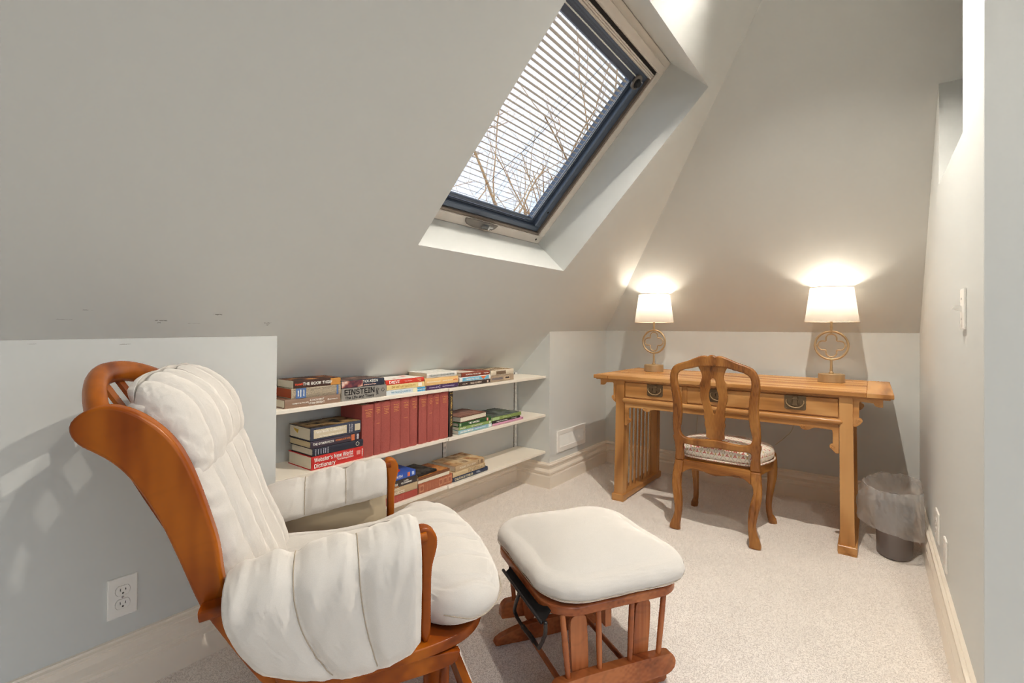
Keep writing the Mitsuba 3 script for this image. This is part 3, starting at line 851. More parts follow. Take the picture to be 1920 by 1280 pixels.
# ------------------------------------------------------------------ waste bin with its bag
bn = thing('waste_bin', 'oval grey plastic waste bin beside the desk with a clear bag over its rim', 'bin')
BX, BY = .088, 3.035
put('body', lathe([(.0005, .004), (.064, .0), (.0705, .006), (.078, .255), (.080, .262), (.077, .264), (.0745, .255), (.066, .012), (.0005, .012)], (BX, BY, 0), 48, 1.0, 1.55), 'grey_plastic', bn, smooth=30)
bg = thing('bin_liner', 'clear crinkled plastic bag hanging over the grey waste bin', 'bag')
nu, nv = 70, 170
V = np.zeros((nu, nv, 3))
for i in range(nu):
    u = i / (nu - 1)
    for j in range(nv):
        g = j / nv * 2 * PI
        cr_ = meshkit.fbm(np.array([math.cos(g) * 2.6, math.sin(g) * 2.6, u * 3.0]), 3, 3) - .5
        c2 = abs(meshkit.noise(np.array([math.cos(g) * 8, math.sin(g) * 8, u * 6.0]), 8) - .5)
        # from inside the rim up over a puffed roll and down outside
        ang = PI * (1.05 - 1.05 * u ** .8)
        if u < .45:
            t_ = u / .45
            r = .084 + .030 * math.sin(t_ * PI / 2) + .002
            z = .268 + (.062 + .032 * max(math.cos(g - 1.4), 0)) * math.sin(t_ * PI / 2)
        else:
            t_ = (u - .45) / .55
            r = .116 + .028 * math.sin(min(t_ * 1.2, 1) * PI / 2)
            z = .330 + .032 * max(math.cos(g - 1.4), 0) - (.200 + .025 * math.cos(g - .4)) * t_ ** 1.1
        k = min(u * 3, 1)
        c3 = abs(meshkit.fbm(np.array([math.cos(g) * 22, math.sin(g) * 22, u * 14.0]), 2, 12) - .5)
        r += k * (.040 * cr_ + .016 * c2 + .012 * c3)
        z += k * (.030 * cr_ + .014 * c2)
        x = BX + r * math.cos(g); y = BY + r * math.sin(g) * 1.22
        V[i, j] = (min(x, XR - .021 - .005 * (1 + cr_)), y, z)
put('film', grid_mesh(V, wrap_v=True), 'bag_film', bg, smooth=True)

# ------------------------------------------------------------------ plates on the walls, vent
def outlet_plate(cx_fn, w, h, key, kind):
    """cx_fn maps (u along the wall, v up, w out of the wall)."""
    put('plate', moved(slab(sg.box(-w / 2, -h / 2, w / 2, h / 2), .007, .003), lambda p: cx_fn(p[0], p[1], p[2] + .0035)), 'white_plastic', key)
    if kind == 'duplex':
        for s in (-1, 1):
            f = sg.Point(0, s * .0195).buffer(.0172).intersection(sg.box(-.0172, s * .0195 - .0135, .0172, s * .0195 + .0135))
            r_ = put('receptacle', moved(slab(f, .004, .0008), lambda p: cx_fn(p[0], p[1], .0075 + p[2])), 'white_plastic', key)
            put('gap_line', moved(tube([(x, y, 0) for x, y in list(f.exterior.coords)[:-1][::2]], .0006, 5, closed=True), lambda p: cx_fn(p[0] * 1.04, s * .0195 + (p[1] - s * .0195) * 1.04, .0072 + p[2])), 'gap_grey', key)
            put('slot', moved(cbox(-.0072, -.0052, s * .0195 - .001, s * .0195 + .007, 0, .0007), lambda p: cx_fn(p[0], p[1], .0093 + p[2])), 'dark_slot', r_)
            put('slot', moved(cbox(.0052, .0072, s * .0195 - .0005, s * .0195 + .006, 0, .0007), lambda p: cx_fn(p[0], p[1], .0093 + p[2])), 'dark_slot', r_)
            put('slot', moved(slab(sg.Point(0, s * .0195 - .0072).buffer(.0026), .0007, .0001), lambda p: cx_fn(p[0], p[1], .0096 + p[2])), 'dark_slot', r_)
        put('screw', moved(slab(sg.Point(0, 0).buffer(.003), .002, .0005), lambda p: cx_fn(p[0], p[1], .0075 + p[2])), 'chrome', key)
    elif kind == 'toggle':
        put('toggle', hull([cx_fn(a, b_, c) for a in (-.005, .005) for b_, c in ((-.010, .006), (.010, .006), (.0075, .026), (.0015, .029))]), 'white_plastic', key)
        for s in (-1, 1):
            put('screw', moved(slab(sg.Point(0, s * .030).buffer(.003), .002, .0005), lambda p: cx_fn(p[0], p[1], .0075 + p[2])), 'chrome', key)


k = thing('wall_outlet', 'white double electrical outlet low on the wall behind the rocking chair', 'outlet')
outlet_plate(lambda u, v, w: (XL + w, .445 + u, .290 + v), .072, .116, k, 'duplex')
k = thing('wall_outlet', 'white outlet plate on the right wall above the baseboard, nearer the bin', 'outlet')
outlet_plate(lambda u, v, w: (XR - w, 2.66 + u, .288 + v), .110, .122, k, 'duplex')
k = thing('wall_plate', 'narrow cream wall plate on the right wall, nearer the camera than the outlet', 'wall plate')
outlet_plate(lambda u, v, w: (XR - w, 2.385 + u, .270 + v), .072, .116, k, 'blank')
k = thing('light_switch', 'white toggle light switch high on the right wall', 'light switch')
outlet_plate(lambda u, v, w: (XR - w, 1.955 + u, 1.162 + v), .072, .122, k, 'toggle')
v = thing('air_vent', 'white metal wall register with upright louvers beside the bookshelf niche', 'vent')
VY0, VY1, VZ0, VZ1 = 2.888, 3.300, .221, .374
fr = sg.box(VY0, VZ0, VY1, VZ1).difference(sg.box(VY0 + .032, VZ0 + .036, VY1 - .036, VZ1 - .030))
put('frame', moved(slab(fr, .010, .003), lambda p: (XL + .005 + p[2], p[0], p[1])), 'white_plastic', v)
put('duct', cbox(XL - .001, XL + .0015, VY0 + .03, VY1 - .03, VZ0 + .03, VZ1 - .028, .0003), 'operator_grey', v)
n = 26
for i in range(n):
    y = VY0 + .036 + (VY1 - VY0 - .076) * i / (n - 1)
    put('louver', hull([(XL + x, y + dy, z) for x, dy in ((.0015, -.003), (.008, .002), (.008, .0032), (.0015, -.0018)) for z in (VZ0 + .034, VZ1 - .028)]), 'white_plastic', v)
put('lever', cbox(XL + .006, XL + .022, VY1 - .034, VY1 - .020, VZ1 - .066, VZ1 - .058, .002), 'white_plastic', v)

# ------------------------------------------------------------------ shelves
XS, SHT = -1.810, .016
SZ = (.7735, .5075, .2535)
YJ = 1.842
names = ('top', 'middle', 'bottom')
for z, nm in zip(SZ, names):
    for y0, y1, side_, dz, dx in ((YN0 + .004, YJ - .001, 'left', 0, 0), (YJ + .001, YN1 - .004, 'right', -.002, .004)):
        s_ = thing('shelf_board', f'cream {nm} shelf board in the niche, its {side_} half', 'shelf')
        lim = max(XN + .004, XL + (z + dz - HK0) / SL + .006)
        put('board', cbox(lim if nm == 'top' else XN + .014, XS + dx, y0, y1, z + dz - SHT, z + dz, .0015), 'shelf_paint', s_)
        for yb in ((y0 + .012, 1.656) if side_ == 'left' else (2.056, 2.772)):
            put('bracket', hull([(x, yb + e * .0025, zz) for e in (-1, 1) for x, zz in ((XN + .012, z - SHT - .03), (XN + .012, z - SHT - .004), (XN + .062, z - SHT - .004), (XN + .062, z - SHT - .009))]), 'white_plastic', s_)
for yt, w_ in ((1.656, 'behind the middle of the books'), (2.056, 'behind the opened gap of the bottom shelf'), (2.772, 'in the right corner of the niche')):
    tkey = thing('shelf_track', f'white slotted shelf track on the niche wall {w_}', 'shelf track')
    ztop_ = z_left(XN, yt) - .004
    pg = sg.box(-.0125, .19, .0125, ztop_)
    for z in np.arange(.21, ztop_ - .03, .032):
        for s in (-1, 1):
            pg = pg.difference(sg.box(s * .006 - .0022, z, s * .006 + .0022, z + .016))
    put('strip', moved(slab(pg, .004, .0004, 1), lambda p: (XN + .010 + p[2], yt + p[0], p[1])), 'white_plastic', tkey)
    put('back_channel', cbox(XN + .0005, XN + .0075, yt - .012, yt + .012, .19, ztop_, .0005), 'operator_grey', tkey)

# ------------------------------------------------------------------ books
XB = -1.825


def tint(mesh, col):
    c = np.array([lin(x) for x in col]) if len(col) == 3 else col
    return np.broadcast_to(c, (len(mesh.vertices), 3)).copy()


def words(txt, col, parent, height, y=None, z=None, yc=None, x=XB, width=None, bold=True, rot=False, name='lettering'):
    """Lettering on a spine that faces +x; centred at (yc, z), reading along +y, or downwards if rot."""
    m = meshkit.text_mesh(txt, height, .0005, bold)
    V = np.array(m.vertices)
    w = V[:, 0].max() - V[:, 0].min()
    sx = width / w if width else 1.0
    u, q, d = (V[:, 0] - V[:, 0].min() - w / 2) * sx, V[:, 1] - height / 2, V[:, 2]
    if rot: u, q = q, -u
    V2 = np.column_stack([x + d + .0002, yc + u, z + q])
    mm = trimesh.Trimesh(V2, m.faces, process=False)
    return put(name, mm, 'book_print', parent, color=tint(mm, col))


def patch(y0, y1, z0, z1, col, parent, x=XB, name='spine_panel'):
    m = cbox(x - .0005, x + .0004, y0, y1, z0, z1, .0001)
    return put(name, m, 'book_print', parent, color=tint(m, col))


def art_fn(cols, seed, scale=22):
    C = np.array([[lin(x) for x in c] for c in cols])

    def fn(P):
        t = np.clip((meshkit.fbm(np.column_stack([P[:, 0] * scale, P[:, 1] * scale, np.full(len(P), seed * 3.7)]), 4, seed) - .28) / .44, 0, .999) * (len(C) - 1)
        i = t.astype(int); f = (t - i)[:, None]
        return C[i] * (1 - f) + C[np.minimum(i + 1, len(C) - 1)] * f
    return fn


BOOKS = {}


def flat_book(tag, label, group, y0, y1, z0, z1, depth, spine, board=None, art=None, hard=True, pages=(226, 218, 198), turn=0.0, reverse=False, dx=0.0):
    """A book lying flat, spine towards +x (or fore edge when reverse)."""
    key = thing('book', label, 'book', group)
    BOOKS[tag] = key
    board = board or spine
    x1 = XB + dx; x0 = x1 - depth
    bt = min(.0024 if hard else .0008, (z1 - z0) * .15)
    ov = .003 if hard else .0
    yc, xc = (y0 + y1) / 2, (x0 + x1) / 2

    def place(m):
        V = np.array(m.vertices)
        if reverse: V[:, 0] = x0 + x1 - V[:, 0]; V[:, 1] = 2 * yc - V[:, 1]
        if turn:
            c_, s_ = math.cos(turn), math.sin(turn)
            d = V[:, :2] - [xc, yc]
            V[:, :2] = np.column_stack([d[:, 0] * c_ - d[:, 1] * s_ + xc, d[:, 0] * s_ + d[:, 1] * c_ + yc])
        return trimesh.Trimesh(V, m.faces, process=False)
    n = 7
    zz = np.linspace(z0, z1, n)
    bul = .0028 if hard else .0008
    outer_ = [(x1 - bul * (2 * abs(i / (n - 1) - .5)) ** 2.2, z) for i, z in enumerate(zz)]
    C = [(x0, z0)] + outer_ + [(x0, z1), (x0, z1 - bt)] + [(x1 - bul - bt, z1 - bt), (x1 - bul - bt, z0 + bt), (x0, z0 + bt)]
    cov = moved(slab(sg.Polygon(C), y1 - y0, .0006, 1), lambda p: (p[0], yc - p[2], p[1]))
    col = np.where(((cov.vertices[:, 0] > x1 - .006))[:, None], [lin(c) for c in spine], [lin(c) for c in board])
    cov = trimesh.Trimesh(cov.vertices, cov.faces, process=False)
    put('cover', place(cov), 'book_print', key, color=col)
    pg = cbox(x0 + ov, x1 - bul - bt - .0004, y0 + ov, y1 - ov, z0 + bt + .0001, z1 - bt - .0001, .0004)
    V = np.array(pg.vertices)
    m = place(pg)
    put('pages', m, 'book_print', key, color=tint(m, pages), label='cut page edges')
    if art is not None:
        a, b = np.meshgrid(np.linspace(x0 + .001, x1 - .005, 34), np.linspace(y0 + .001, y1 - .001, 44), indexing='ij')
        g = grid_mesh(np.stack([a, b, np.full(a.shape, z1 + .0003)], -1))
        cc = art(np.array(g.vertices)[:, :2] - [x0, y0])
        put('cover_art', place(g), 'book_print', key, color=cc)
    return key


WHT, BLK, GLD, RED = (240, 236, 228), (34, 32, 32), (206, 172, 104), (200, 60, 46)
gA = 'books lying on the top shelf'
gM = 'books on the middle shelf'
gB = 'books lying on the bottom shelf'
z0 = SZ[0] + .0003
k = flat_book('A1', 'brown hardback lying at the bottom of the leftmost stack on the top shelf', gA, .956, 1.199, z0, .808, .165, (140, 112, 94))
words('A PATH OUT', WHT, k, .0075, z=.7965, yc=1.090); words('of the DESERT', WHT, k, .0075, z=.785, yc=1.090)
words('KENNETH M. POLLACK', WHT, k, .0045, z=.790, yc=1.020); words('RANDOM HOUSE', WHT, k, .0035, z=.7915, yc=1.165); patch(1.140, 1.1435, .788, .796, WHT, k)
k = flat_book('A2', 'patterned tan book with rust page edges and blue spine label', gA, .983, 1.201, .8085, .8495, .150, (186, 172, 148), (60, 40, 30), pages=(176, 76, 34))
dots = []
for i in range(52):
    for j in range(9):
        y = .988 + i * .004 + (j % 2) * .002; z = .8115 + j * .0041
        if 1.000 < y < 1.044 or y > 1.196: continue
        dots.append(cbox(XB - .0003, XB + .0004, y - .0010, y + .0010, z - .0011, z + .0011, .0001))
m = cat(dots); put('dot_pattern', m, 'book_print', k, color=tint(m, (110, 92, 82)), kind='stuff')
patch(1.000, 1.043, .8092, .8488, (84, 112, 160), k); patch(1.181, 1.189, .8092, .8488, (84, 112, 160), k)
for yy, hh in ((1.008, .024), (1.018, .030), (1.031, .026)):
    patch(yy, yy + .0045, .829 - hh / 2, .829 + hh / 2, (214, 214, 214), k, x=XB + .0004, name='label_mark')
k = flat_book('A3', 'dark brown paperback with white title and red author word, on top of the leftmost stack', gA, .990, 1.200, .850, .8805, .126, (64, 40, 32), (52, 32, 26), art_fn([(40, 24, 20), (60, 34, 24), (120, 66, 30), (190, 130, 70)], 3), hard=False)
words('THE BOOK THIEF', WHT, k, .0115, z=.865, yc=1.094, x=XB + .0004); words('zusak', (226, 84, 58), k, .009, z=.866, yc=1.013)
patch(1.152, 1.199, .851, .8795, (196, 136, 66), k)
k = flat_book('B1', 'thick grey paperback with large black lettering, bottom of the second stack', gA, 1.206, 1.442, z0, .8285, .165, (140, 136, 130), hard=False)
words('EINSTEIN', BLK, k, .0235, z=.8105, yc=1.297, width=.156); words('The Life and Times', BLK, k, .012, z=.7865, yc=1.297, width=.150)
words('Clark', BLK, k, .014, z=.801, yc=1.392, rot=True, width=.030)
ring_ = moved(slab(sg.Point(0, 0).buffer(.0085).difference(sg.Point(0, 0).buffer(.0062)), .0006, .0001), lambda p: (XB + .0004 + p[2], 1.422 + p[0], .806 + p[1]))
put('emblem', ring_, 'book_print', k, color=tint(ring_, (60, 58, 56)))
k = flat_book('B2', 'dark blue hardback with white title and glowing pink scene, on the grey paperback', gA, 1.204, 1.431, .830, .861, .142, (40, 46, 62), (66, 54, 54), art_fn([(150, 110, 96), (104, 76, 66), (60, 50, 52), (190, 160, 140)], 5, 14))
words('TOLKIEN', WHT, k, .0105, z=.8525, yc=1.352, width=.082); words('Unfinished Tales', (226, 190, 180), k, .0062, z=.8375, yc=1.350)
m = cbox(XB - .0003, XB + .0004, 1.2045, 1.305, .831, .8605, .0001)
a, b_ = np.meshgrid(np.linspace(1.2045, 1.312, 40), np.linspace(.8308, .8602, 14), indexing='ij')
g = grid_mesh(np.stack([np.full(a.shape, XB + .0003), a, b_], -1)); g = trimesh.Trimesh(g.vertices, g.faces, process=False)
put('spine_scene', g, 'book_print', k, color=art_fn([(226, 206, 196), (196, 140, 120), (120, 60, 66), (60, 44, 60)], 9, 40)(np.array(g.vertices)[:, 1:] - [1.2, .83]))
k = flat_book('C1', 'pale blue and white paperback, bottom of the third stack on the top shelf', gA, 1.443, 1.688, z0, .797, .160, (206, 214, 216), hard=False)
words('THE TRUSTED ADVISOR', (120, 160, 190), k, .0085, z=.785, yc=1.530, width=.12); patch(1.606, 1.634, .7755, .796, (226, 222, 190), k); patch(1.634, 1.687, .7755, .796, (70, 150, 196), k); words('THE FREE PRESS', WHT, k, .005, z=.785, yc=1.660, x=XB + .0004)
k = flat_book('C2', 'cream yellow book with tan capitals, middle of the third stack', gA, 1.445, 1.683, .7980, .8225, .158, (226, 202, 142), hard=False)
words('THE ART of POSSIBILITY', (186, 150, 80), k, .010, z=.810, yc=1.548, width=.15); patch(1.640, 1.665, .801, .819, (240, 236, 220), k)
k = flat_book('C3', 'red and white book with slanted white title, top of the third stack', gA, 1.439, 1.679, .8235, .8455, .150, (206, 60, 44), (232, 226, 216), art_fn([(232, 228, 220), (236, 232, 226), (230, 224, 214), (206, 110, 96)], 4, 26))
words('DRIVE', WHT, k, .0125, z=.8345, yc=1.490, width=.062); words('Daniel H.', (240, 200, 150), k, .005, z=.838, yc=1.645); words('Pink', (240, 200, 150), k, .005, z=.8305, yc=1.652); words('The Surprising Truth', (240, 190, 180), k, .0035, z=.8345, yc=1.575)
k = flat_book('D1', 'dark purple book, bottom of the fourth stack on the top shelf', gA, 1.699, 1.933, z0, .7965, .155, (66, 44, 84))
for a, w_ in ((1.715, .07), (1.81, .09)): patch(a, a + w_, .7835, .7870, (176, 164, 190), k, name='printed_line')
patch(1.790, 1.7925, .776, .795, (206, 196, 214), k)
k = flat_book('D2', 'peach orange book in the middle of the fourth stack', gA, 1.686, 1.932, .7975, .8345, .155, (230, 188, 128))
patch(1.700, 1.795, .8125, .818, (238, 216, 180), k, name='printed_line'); patch(1.812, 1.885, .8125, .818, (238, 216, 180), k, name='printed_line'); patch(1.893, 1.925, .8135, .818, (200, 96, 50), k, name='printed_line')
k = flat_book('D3', 'white hardback with grey title, top of the fourth stack', gA, 1.702, 1.919, .8355, .8620, .150, (226, 222, 212), None, art_fn([(222, 218, 208), (206, 206, 198), (228, 224, 216), (150, 160, 156)], 8, 60), turn=-.02)
words('THE ROAD LESS TRAVELED AND BEYOND', (120, 130, 136), k, .009, z=.848, yc=1.805, width=.185, x=XB + .003)
k = flat_book('E1', 'dark brown book with white title, bottom of the fifth stack', gA, 1.942, 2.209, z0, .794, .150, (56, 42, 38))
words('GOOD TO GREAT', (226, 206, 190), k, .0095, z=.7835, yc=2.080, width=.10); words('JIM COLLINS', (226, 206, 190), k, .0045, z=.7835, yc=1.985); patch(2.178, 2.192, .777, .790, (200, 180, 170), k)
k = flat_book('E2', 'white and sky blue book with orange triangle, middle of the fifth stack', gA, 1.942, 2.212, .7955, .8210, .150, (232, 230, 224))
patch(1.966, 2.195, .7985, .818, (110, 176, 206), k); words('Behind the Cloud', WHT, k, .0095, z=.8085, yc=2.050, width=.115, x=XB + .0004)
m = moved(slab(sg.Polygon([(2.118, .8178), (2.172, .8178), (2.145, .7985)]), .0006, .0001), lambda p: (XB + .0006 + p[2], p[0], p[1])); put('triangle', m, 'book_print', k, color=tint(m, (226, 120, 70)))
k = flat_book('E3', 'rust brown and cream book with white capitals, top of the fifth stack', gA, 1.957, 2.203, .8225, .8465, .145, (130, 62, 46), (214, 204, 188), art_fn([(222, 214, 200), (214, 204, 190), (206, 198, 184)], 6, 20), turn=.01)
words('ONE NATION, TWO CULTURES', WHT, k, .0065, z=.8345, yc=2.055, width=.13, x=XB + .001); words('HIMMELFARB', WHT, k, .0048, z=.8345, yc=2.168, x=XB + .001)
a, b_ = np.meshgrid(np.linspace(XB - .144, XB - .006, 3), np.linspace(2.075, 2.2, 3), indexing='ij')
g = grid_mesh(np.stack([a, b_, np.full(a.shape, .8470)], -1)); put('rust_panel', g, 'book_print', k, color=tint(g, (122, 58, 42)))
k = flat_book('F1', 'tan and grey paperback at the right end of the top shelf, under the cream book', gA, 2.214, 2.443, z0, .810, .150, (168, 148, 126), hard=False)
patch(2.225, 2.33, .783, .797, (120, 112, 112), k, name='printed_line'); patch(2.345, 2.40, .780, .800, (206, 186, 156), k); patch(2.355, 2.395, .786, .796, (70, 60, 56), k, x=XB + .0004, name='printed_line')
k = flat_book('F2', 'cream and black book on top of the rightmost stack on the top shelf', gA, 2.216, 2.442, .8115, .8420, .150, (214, 202, 180), (214, 202, 180), art_fn([(46, 38, 34), (60, 48, 40), (190, 160, 120), (226, 216, 196), (60, 48, 40)], 12, 17))
patch(2.265, 2.36, .816, .836, (112, 94, 76), k)
# middle shelf
z0 = SZ[1] + .0003
k = flat_book('G1', 'thick red dictionary with white lettering, bottom of the stack on the middle shelf', gM, 1.070, 1.320, z0, .5625, .185, (196, 46, 42))
words("Webster's New World", WHT, k, .0165, z=.5475, yc=1.172, width=.182); words('Dictionary', WHT, k, .0165, z=.5230, yc=1.130, width=.098); words('Third College Edition', WHT, k, .0062, z=.5300, yc=1.227, width=.082)
patch(1.185, 1.268, .5360, .5366, WHT, k, name='printed_line'); patch(1.283, 1.302, .530, .548, (226, 150, 140), k); words("Webster's", WHT, k, .006, z=.536, yc=1.313, rot=True, width=.034)
k = flat_book('G2', 'navy hardback with pale bands and round emblem, on the red dictionary', gM, 1.075, 1.317, .5635, .5945, .172, (38, 40, 54))
for yy in (1.087, 1.142): patch(yy, yy + .0022, .566, .592, (206, 206, 214), k, name='band')
for yy in (1.098, 1.110, 1.122, 1.131): patch(yy, yy + .003, .569, .590, (176, 176, 190), k, name='printed_line')
m = moved(slab(sg.Point(0, 0).buffer(.0090).difference(sg.Point(0, 0).buffer(.0068)), .0006, .0001), lambda p: (XB + .0004 + p[2], 1.287 + p[0], .579 + p[1])); put('emblem', m, 'book_print', k, color=tint(m, (206, 200, 186)))
k = flat_book('G3', 'dark purple hardback with white and orange capitals, second from the top of its stack', gM, 1.066, 1.297, .5960, .6255, .170, (62, 50, 64), (34, 32, 36), pages=(206, 188, 150))
words('THE OTHER PATH', WHT, k, .0095, z=.6125, yc=1.122, width=.095); words('HERNANDO DE SOTO', (226, 130, 80), k, .0075, z=.6125, yc=1.215, width=.072); patch(1.255, 1.272, .5975, .6240, (206, 110, 70), k); patch(1.283, 1.293, .600, .622, (190, 186, 190), k)
k = flat_book('G4', 'thick black and cream hardback, on top of the stack on the middle shelf', gM, 1.065, 1.304, .6270, .6800, .170, (58, 62, 78), (30, 28, 28), art_fn([(26, 24, 24), (34, 30, 28), (110, 84, 54), (170, 140, 96), (30, 28, 28)], 14, 13))
patch(1.078, 1.232, .636, .671, (206, 192, 164), k); words('FROM DAWN TO DECADENCE', (238, 232, 220), k, .0095, z=.661, yc=1.155, width=.140, x=XB + .0004); words('500 Years of Western Cultural Life', (238, 232, 220), k, .006, z=.643, yc=1.158, width=.108, x=XB + .0004)
patch(1.272, 1.300, .639, .668, (206, 192, 164), k); words('JACQUES', (200, 196, 200), k, .006, z=.654, yc=1.246, rot=True); words('BARZUN', (200, 196, 200), k, .006, z=.654, yc=1.258, rot=True)
m = moved(hull([(0, 0, 0), (.042, -.004, 0), (.034, -.020, 0), (.010, -.010, 0), (0, 0, .0004), (.042, -.004, .0004), (.034, -.020, .0004)]), lambda p: (XB - .140 + p[0], 1.0676 - p[2], .668 + p[1]))
put('yellow_note', m, 'book_print', k, color=tint(m, (206, 170, 60)))
VOL = [(1.311, 1.376, .237), (1.377, 1.415, .241), (1.416, 1.469, .241), (1.4695, 1.532, .2445), (1.5325, 1.5905, .2465), (1.591, 1.639, .2455), (1.648, 1.7045, .2470), (1.705, 1.7455, .2455), (1.746, 1.793, .2475), (1.7935, 1.859, .2475)]


def volume(i, y0, y1, h, spine, label, group, lines=True, lean=0.0):
    key = thing('book', label, 'book', group)
    D = .168
    n = 9
    yc = (y0 + y1) / 2; hw = (y1 - y0) / 2 - .0006
    bul = min(.006, hw * .25)
    yy = np.linspace(-hw, hw, n)
    outer_ = [(y, -bul * (abs(y) / hw) ** 2.4) for y in yy]
    bt = .003
    C = outer_ + [(hw, -D), (hw - bt, -D), (hw - bt, -bul - bt), (-hw + bt, -bul - bt), (-hw + bt, -D), (-hw, -D)]
    zb = SZ[1] + .0004
    m = moved(slab(sg.Polygon(C), h, .0012, 2), lambda p: (XB + .002 + p[1], yc + p[0], zb + h / 2 - p[2]))
    put('cover', m, 'red_cloth' if lines else 'book_print', key, color=tint(m, spine))
    pg = cbox(XB - D + .006, XB - bul - bt, yc - hw + bt + .0002, yc + hw - bt - .0002, zb + .004, zb + h - .004, .0004)
    put('pages', pg, 'book_print', key, color=tint(pg, (214, 204, 180)))
    if lines:
        r = random.Random(i)
        for zf, wf in ((.90, .62), (.86, .5), (.835, .62), (.80, .4), (.60 if i % 3 == 1 else .77, .5)):
            w_ = hw * wf * r.uniform(.8, 1.1)
            b_ = cbox(XB + .0012, XB + .0024, yc - w_, yc + w_, zb + h * zf - .0013, zb + h * zf + .0013, .0002)
            put('gilt_line', b_, 'book_print', key, color=tint(b_, (196, 134, 84)))
    return key


def cloth_red(p, n, uv):
    t = mikit.noise(p.y * 300, p.z * 900, p.x * 300)
    b_ = mikit.noise(p.y * 18, p.z * 8, p.x * 10)
    return mikit.mix(L3((138, 62, 56)), L3((176, 96, 88)), .25 + .45 * t + .3 * b_)


mat('red_cloth', mikit.proc(cloth_red), .75, .2)
ORD = ['first', 'second', 'third', 'fourth', 'fifth', 'sixth', 'seventh', 'eighth', 'ninth', 'tenth']
for i, (y0, y1, h) in enumerate(VOL):
    volume(i, y0, y1, h, (150, 70, 62), f'upright red cloth volume, {ORD[i]} from the left in its row of ten', 'red cloth volumes on the middle shelf')
k = volume(20, 1.8605, 1.893, .2455, (48, 36, 30), 'slim black upright book with gold vertical lettering right of the red volumes', gM, lines=False)
words('JOURNAL OF A SOUL', GLD, k, .012, z=.645, yc=1.8768, x=XB + .002, rot=True, width=.165); words('POPE', GLD, k, .006, z=.742, yc=1.8768, x=XB + .002)
k = flat_book('H1', 'pale blue paperback lying at the bottom of the garden stack', gM, 1.936, 2.226, z0, .528, .205, (140, 180, 190), hard=False)
words('garden design', WHT, k, .0115, z=.5185, yc=2.005, width=.105); patch(2.075, 2.17, .5165, .5205, (196, 216, 222), k, name='printed_line'); patch(2.196, 2.222, .509, .5275, (226, 230, 226), k); patch(2.06, 2.12, .5225, .5265, (130, 130, 180), k, name='printed_line')
k = flat_book('H2', 'light green paperback with white capitals in the garden stack', gM, 1.938, 2.226, .5290, .5460, .200, (134, 160, 96), hard=False)
words('GARDENING', WHT, k, .006, z=.5372, yc=1.975); words('THE OUTDOORS IN BLOOM', WHT, k, .006, z=.5372, yc=2.09, width=.10); patch(2.202, 2.215, .532, .543, (226, 230, 220), k)
k = flat_book('H3', 'dark green hardback with white title, under the brown book of the garden stack', gM, 1.939, 2.221, .5470, .5685, .195, (46, 84, 48))
words('THE GARDEN', WHT, k, .010, z=.5578, yc=2.065, width=.092); patch(2.178, 2.192, .5495, .5665, (214, 150, 140), k); patch(1.945, 1.958, .5495, .566, (150, 176, 140), k)
k = flat_book('H4', 'brown book with its page edges outward, on top of the garden stack', gM, 1.949, 2.186, .5700, .6000, .190, (110, 70, 60), (96, 62, 52), art_fn([(86, 60, 50), (120, 76, 62), (150, 110, 96), (90, 60, 54)], 15, 12), turn=.05, reverse=True, dx=-.006)
k = flat_book('I1', 'pink paperback at the bottom of the right stack on the middle shelf', gM, 2.234, 2.552, z0, .5200, .215, (206, 150, 176), hard=False)
patch(2.53, 2.545, .511, .517, (160, 110, 140), k, name='printed_line')
k = flat_book('I2', 'thin black book with small white title between the pink and green books', gM, 2.234, 2.515, .5210, .5360, .210, (40, 38, 36))
words('COUNTRY GARDENS', WHT, k, .0055, z=.5285, yc=2.325, width=.11); patch(2.42, 2.48, .5268, .5300, (190, 190, 186), k, name='printed_line')
k = flat_book('I3', 'green paperback with dark leafy cover on top of the right stack', gM, 2.231, 2.527, .5370, .5570, .225, (126, 146, 86), (70, 80, 70), art_fn([(40, 46, 40), (58, 70, 66), (90, 100, 96), (64, 76, 60)], 17, 18), hard=False, turn=-.012)
patch(2.232, 2.30, .5385, .5555, (170, 196, 140), k); patch(2.33, 2.50, .546, .549, (196, 206, 160), k, name='printed_line')
# bottom shelf
z0 = SZ[2] + .0003
k = flat_book('J1', 'red cloth book at the bottom of the stack beside the rocking chair arm', gB, 1.402, 1.643, z0, .2870, .150, (168, 72, 62))
for i in range(7): patch(1.495 + i * .009, 1.4975 + i * .009, .258, .284, (190, 110, 96), k, name='printed_line')
k = flat_book('J2', 'beige book with pale capitals on the red cloth book', gB, 1.402, 1.642, .2885, .3245, .150, (190, 166, 132))
words('MYTHIC', (222, 212, 192), k, .011, z=.3165, yc=1.50); words('CLASSICS', (230, 220, 202), k, .0125, z=.299, yc=1.515)
k = flat_book('J3', 'black paperback with white author name under the blue book', gB, 1.400, 1.638, .3255, .3585, .145, (58, 50, 48), hard=False)
words('LAURA', WHT, k, .0065, z=.3485, yc=1.568); words('HILLENBRAND', WHT, k, .0075, z=.3380, yc=1.570, width=.068); words('UNBROKEN', WHT, k, .010, z=.3385, yc=1.478, width=.075); patch(1.475, 1.522, .3265, .331, (170, 110, 66), k, name='printed_line')
k = flat_book('J4', 'bright blue paperback with red disc on its cover, top of its stack', gB, 1.396, 1.628, .3595, .3880, .145, (52, 88, 176), (40, 66, 140), hard=False)
words('NORTH', WHT, k, .012, z=.3735, yc=1.512, width=.062); patch(1.575, 1.592, .364, .384, (216, 120, 96), k); patch(1.604, 1.618, .366, .382, (190, 206, 236), k)
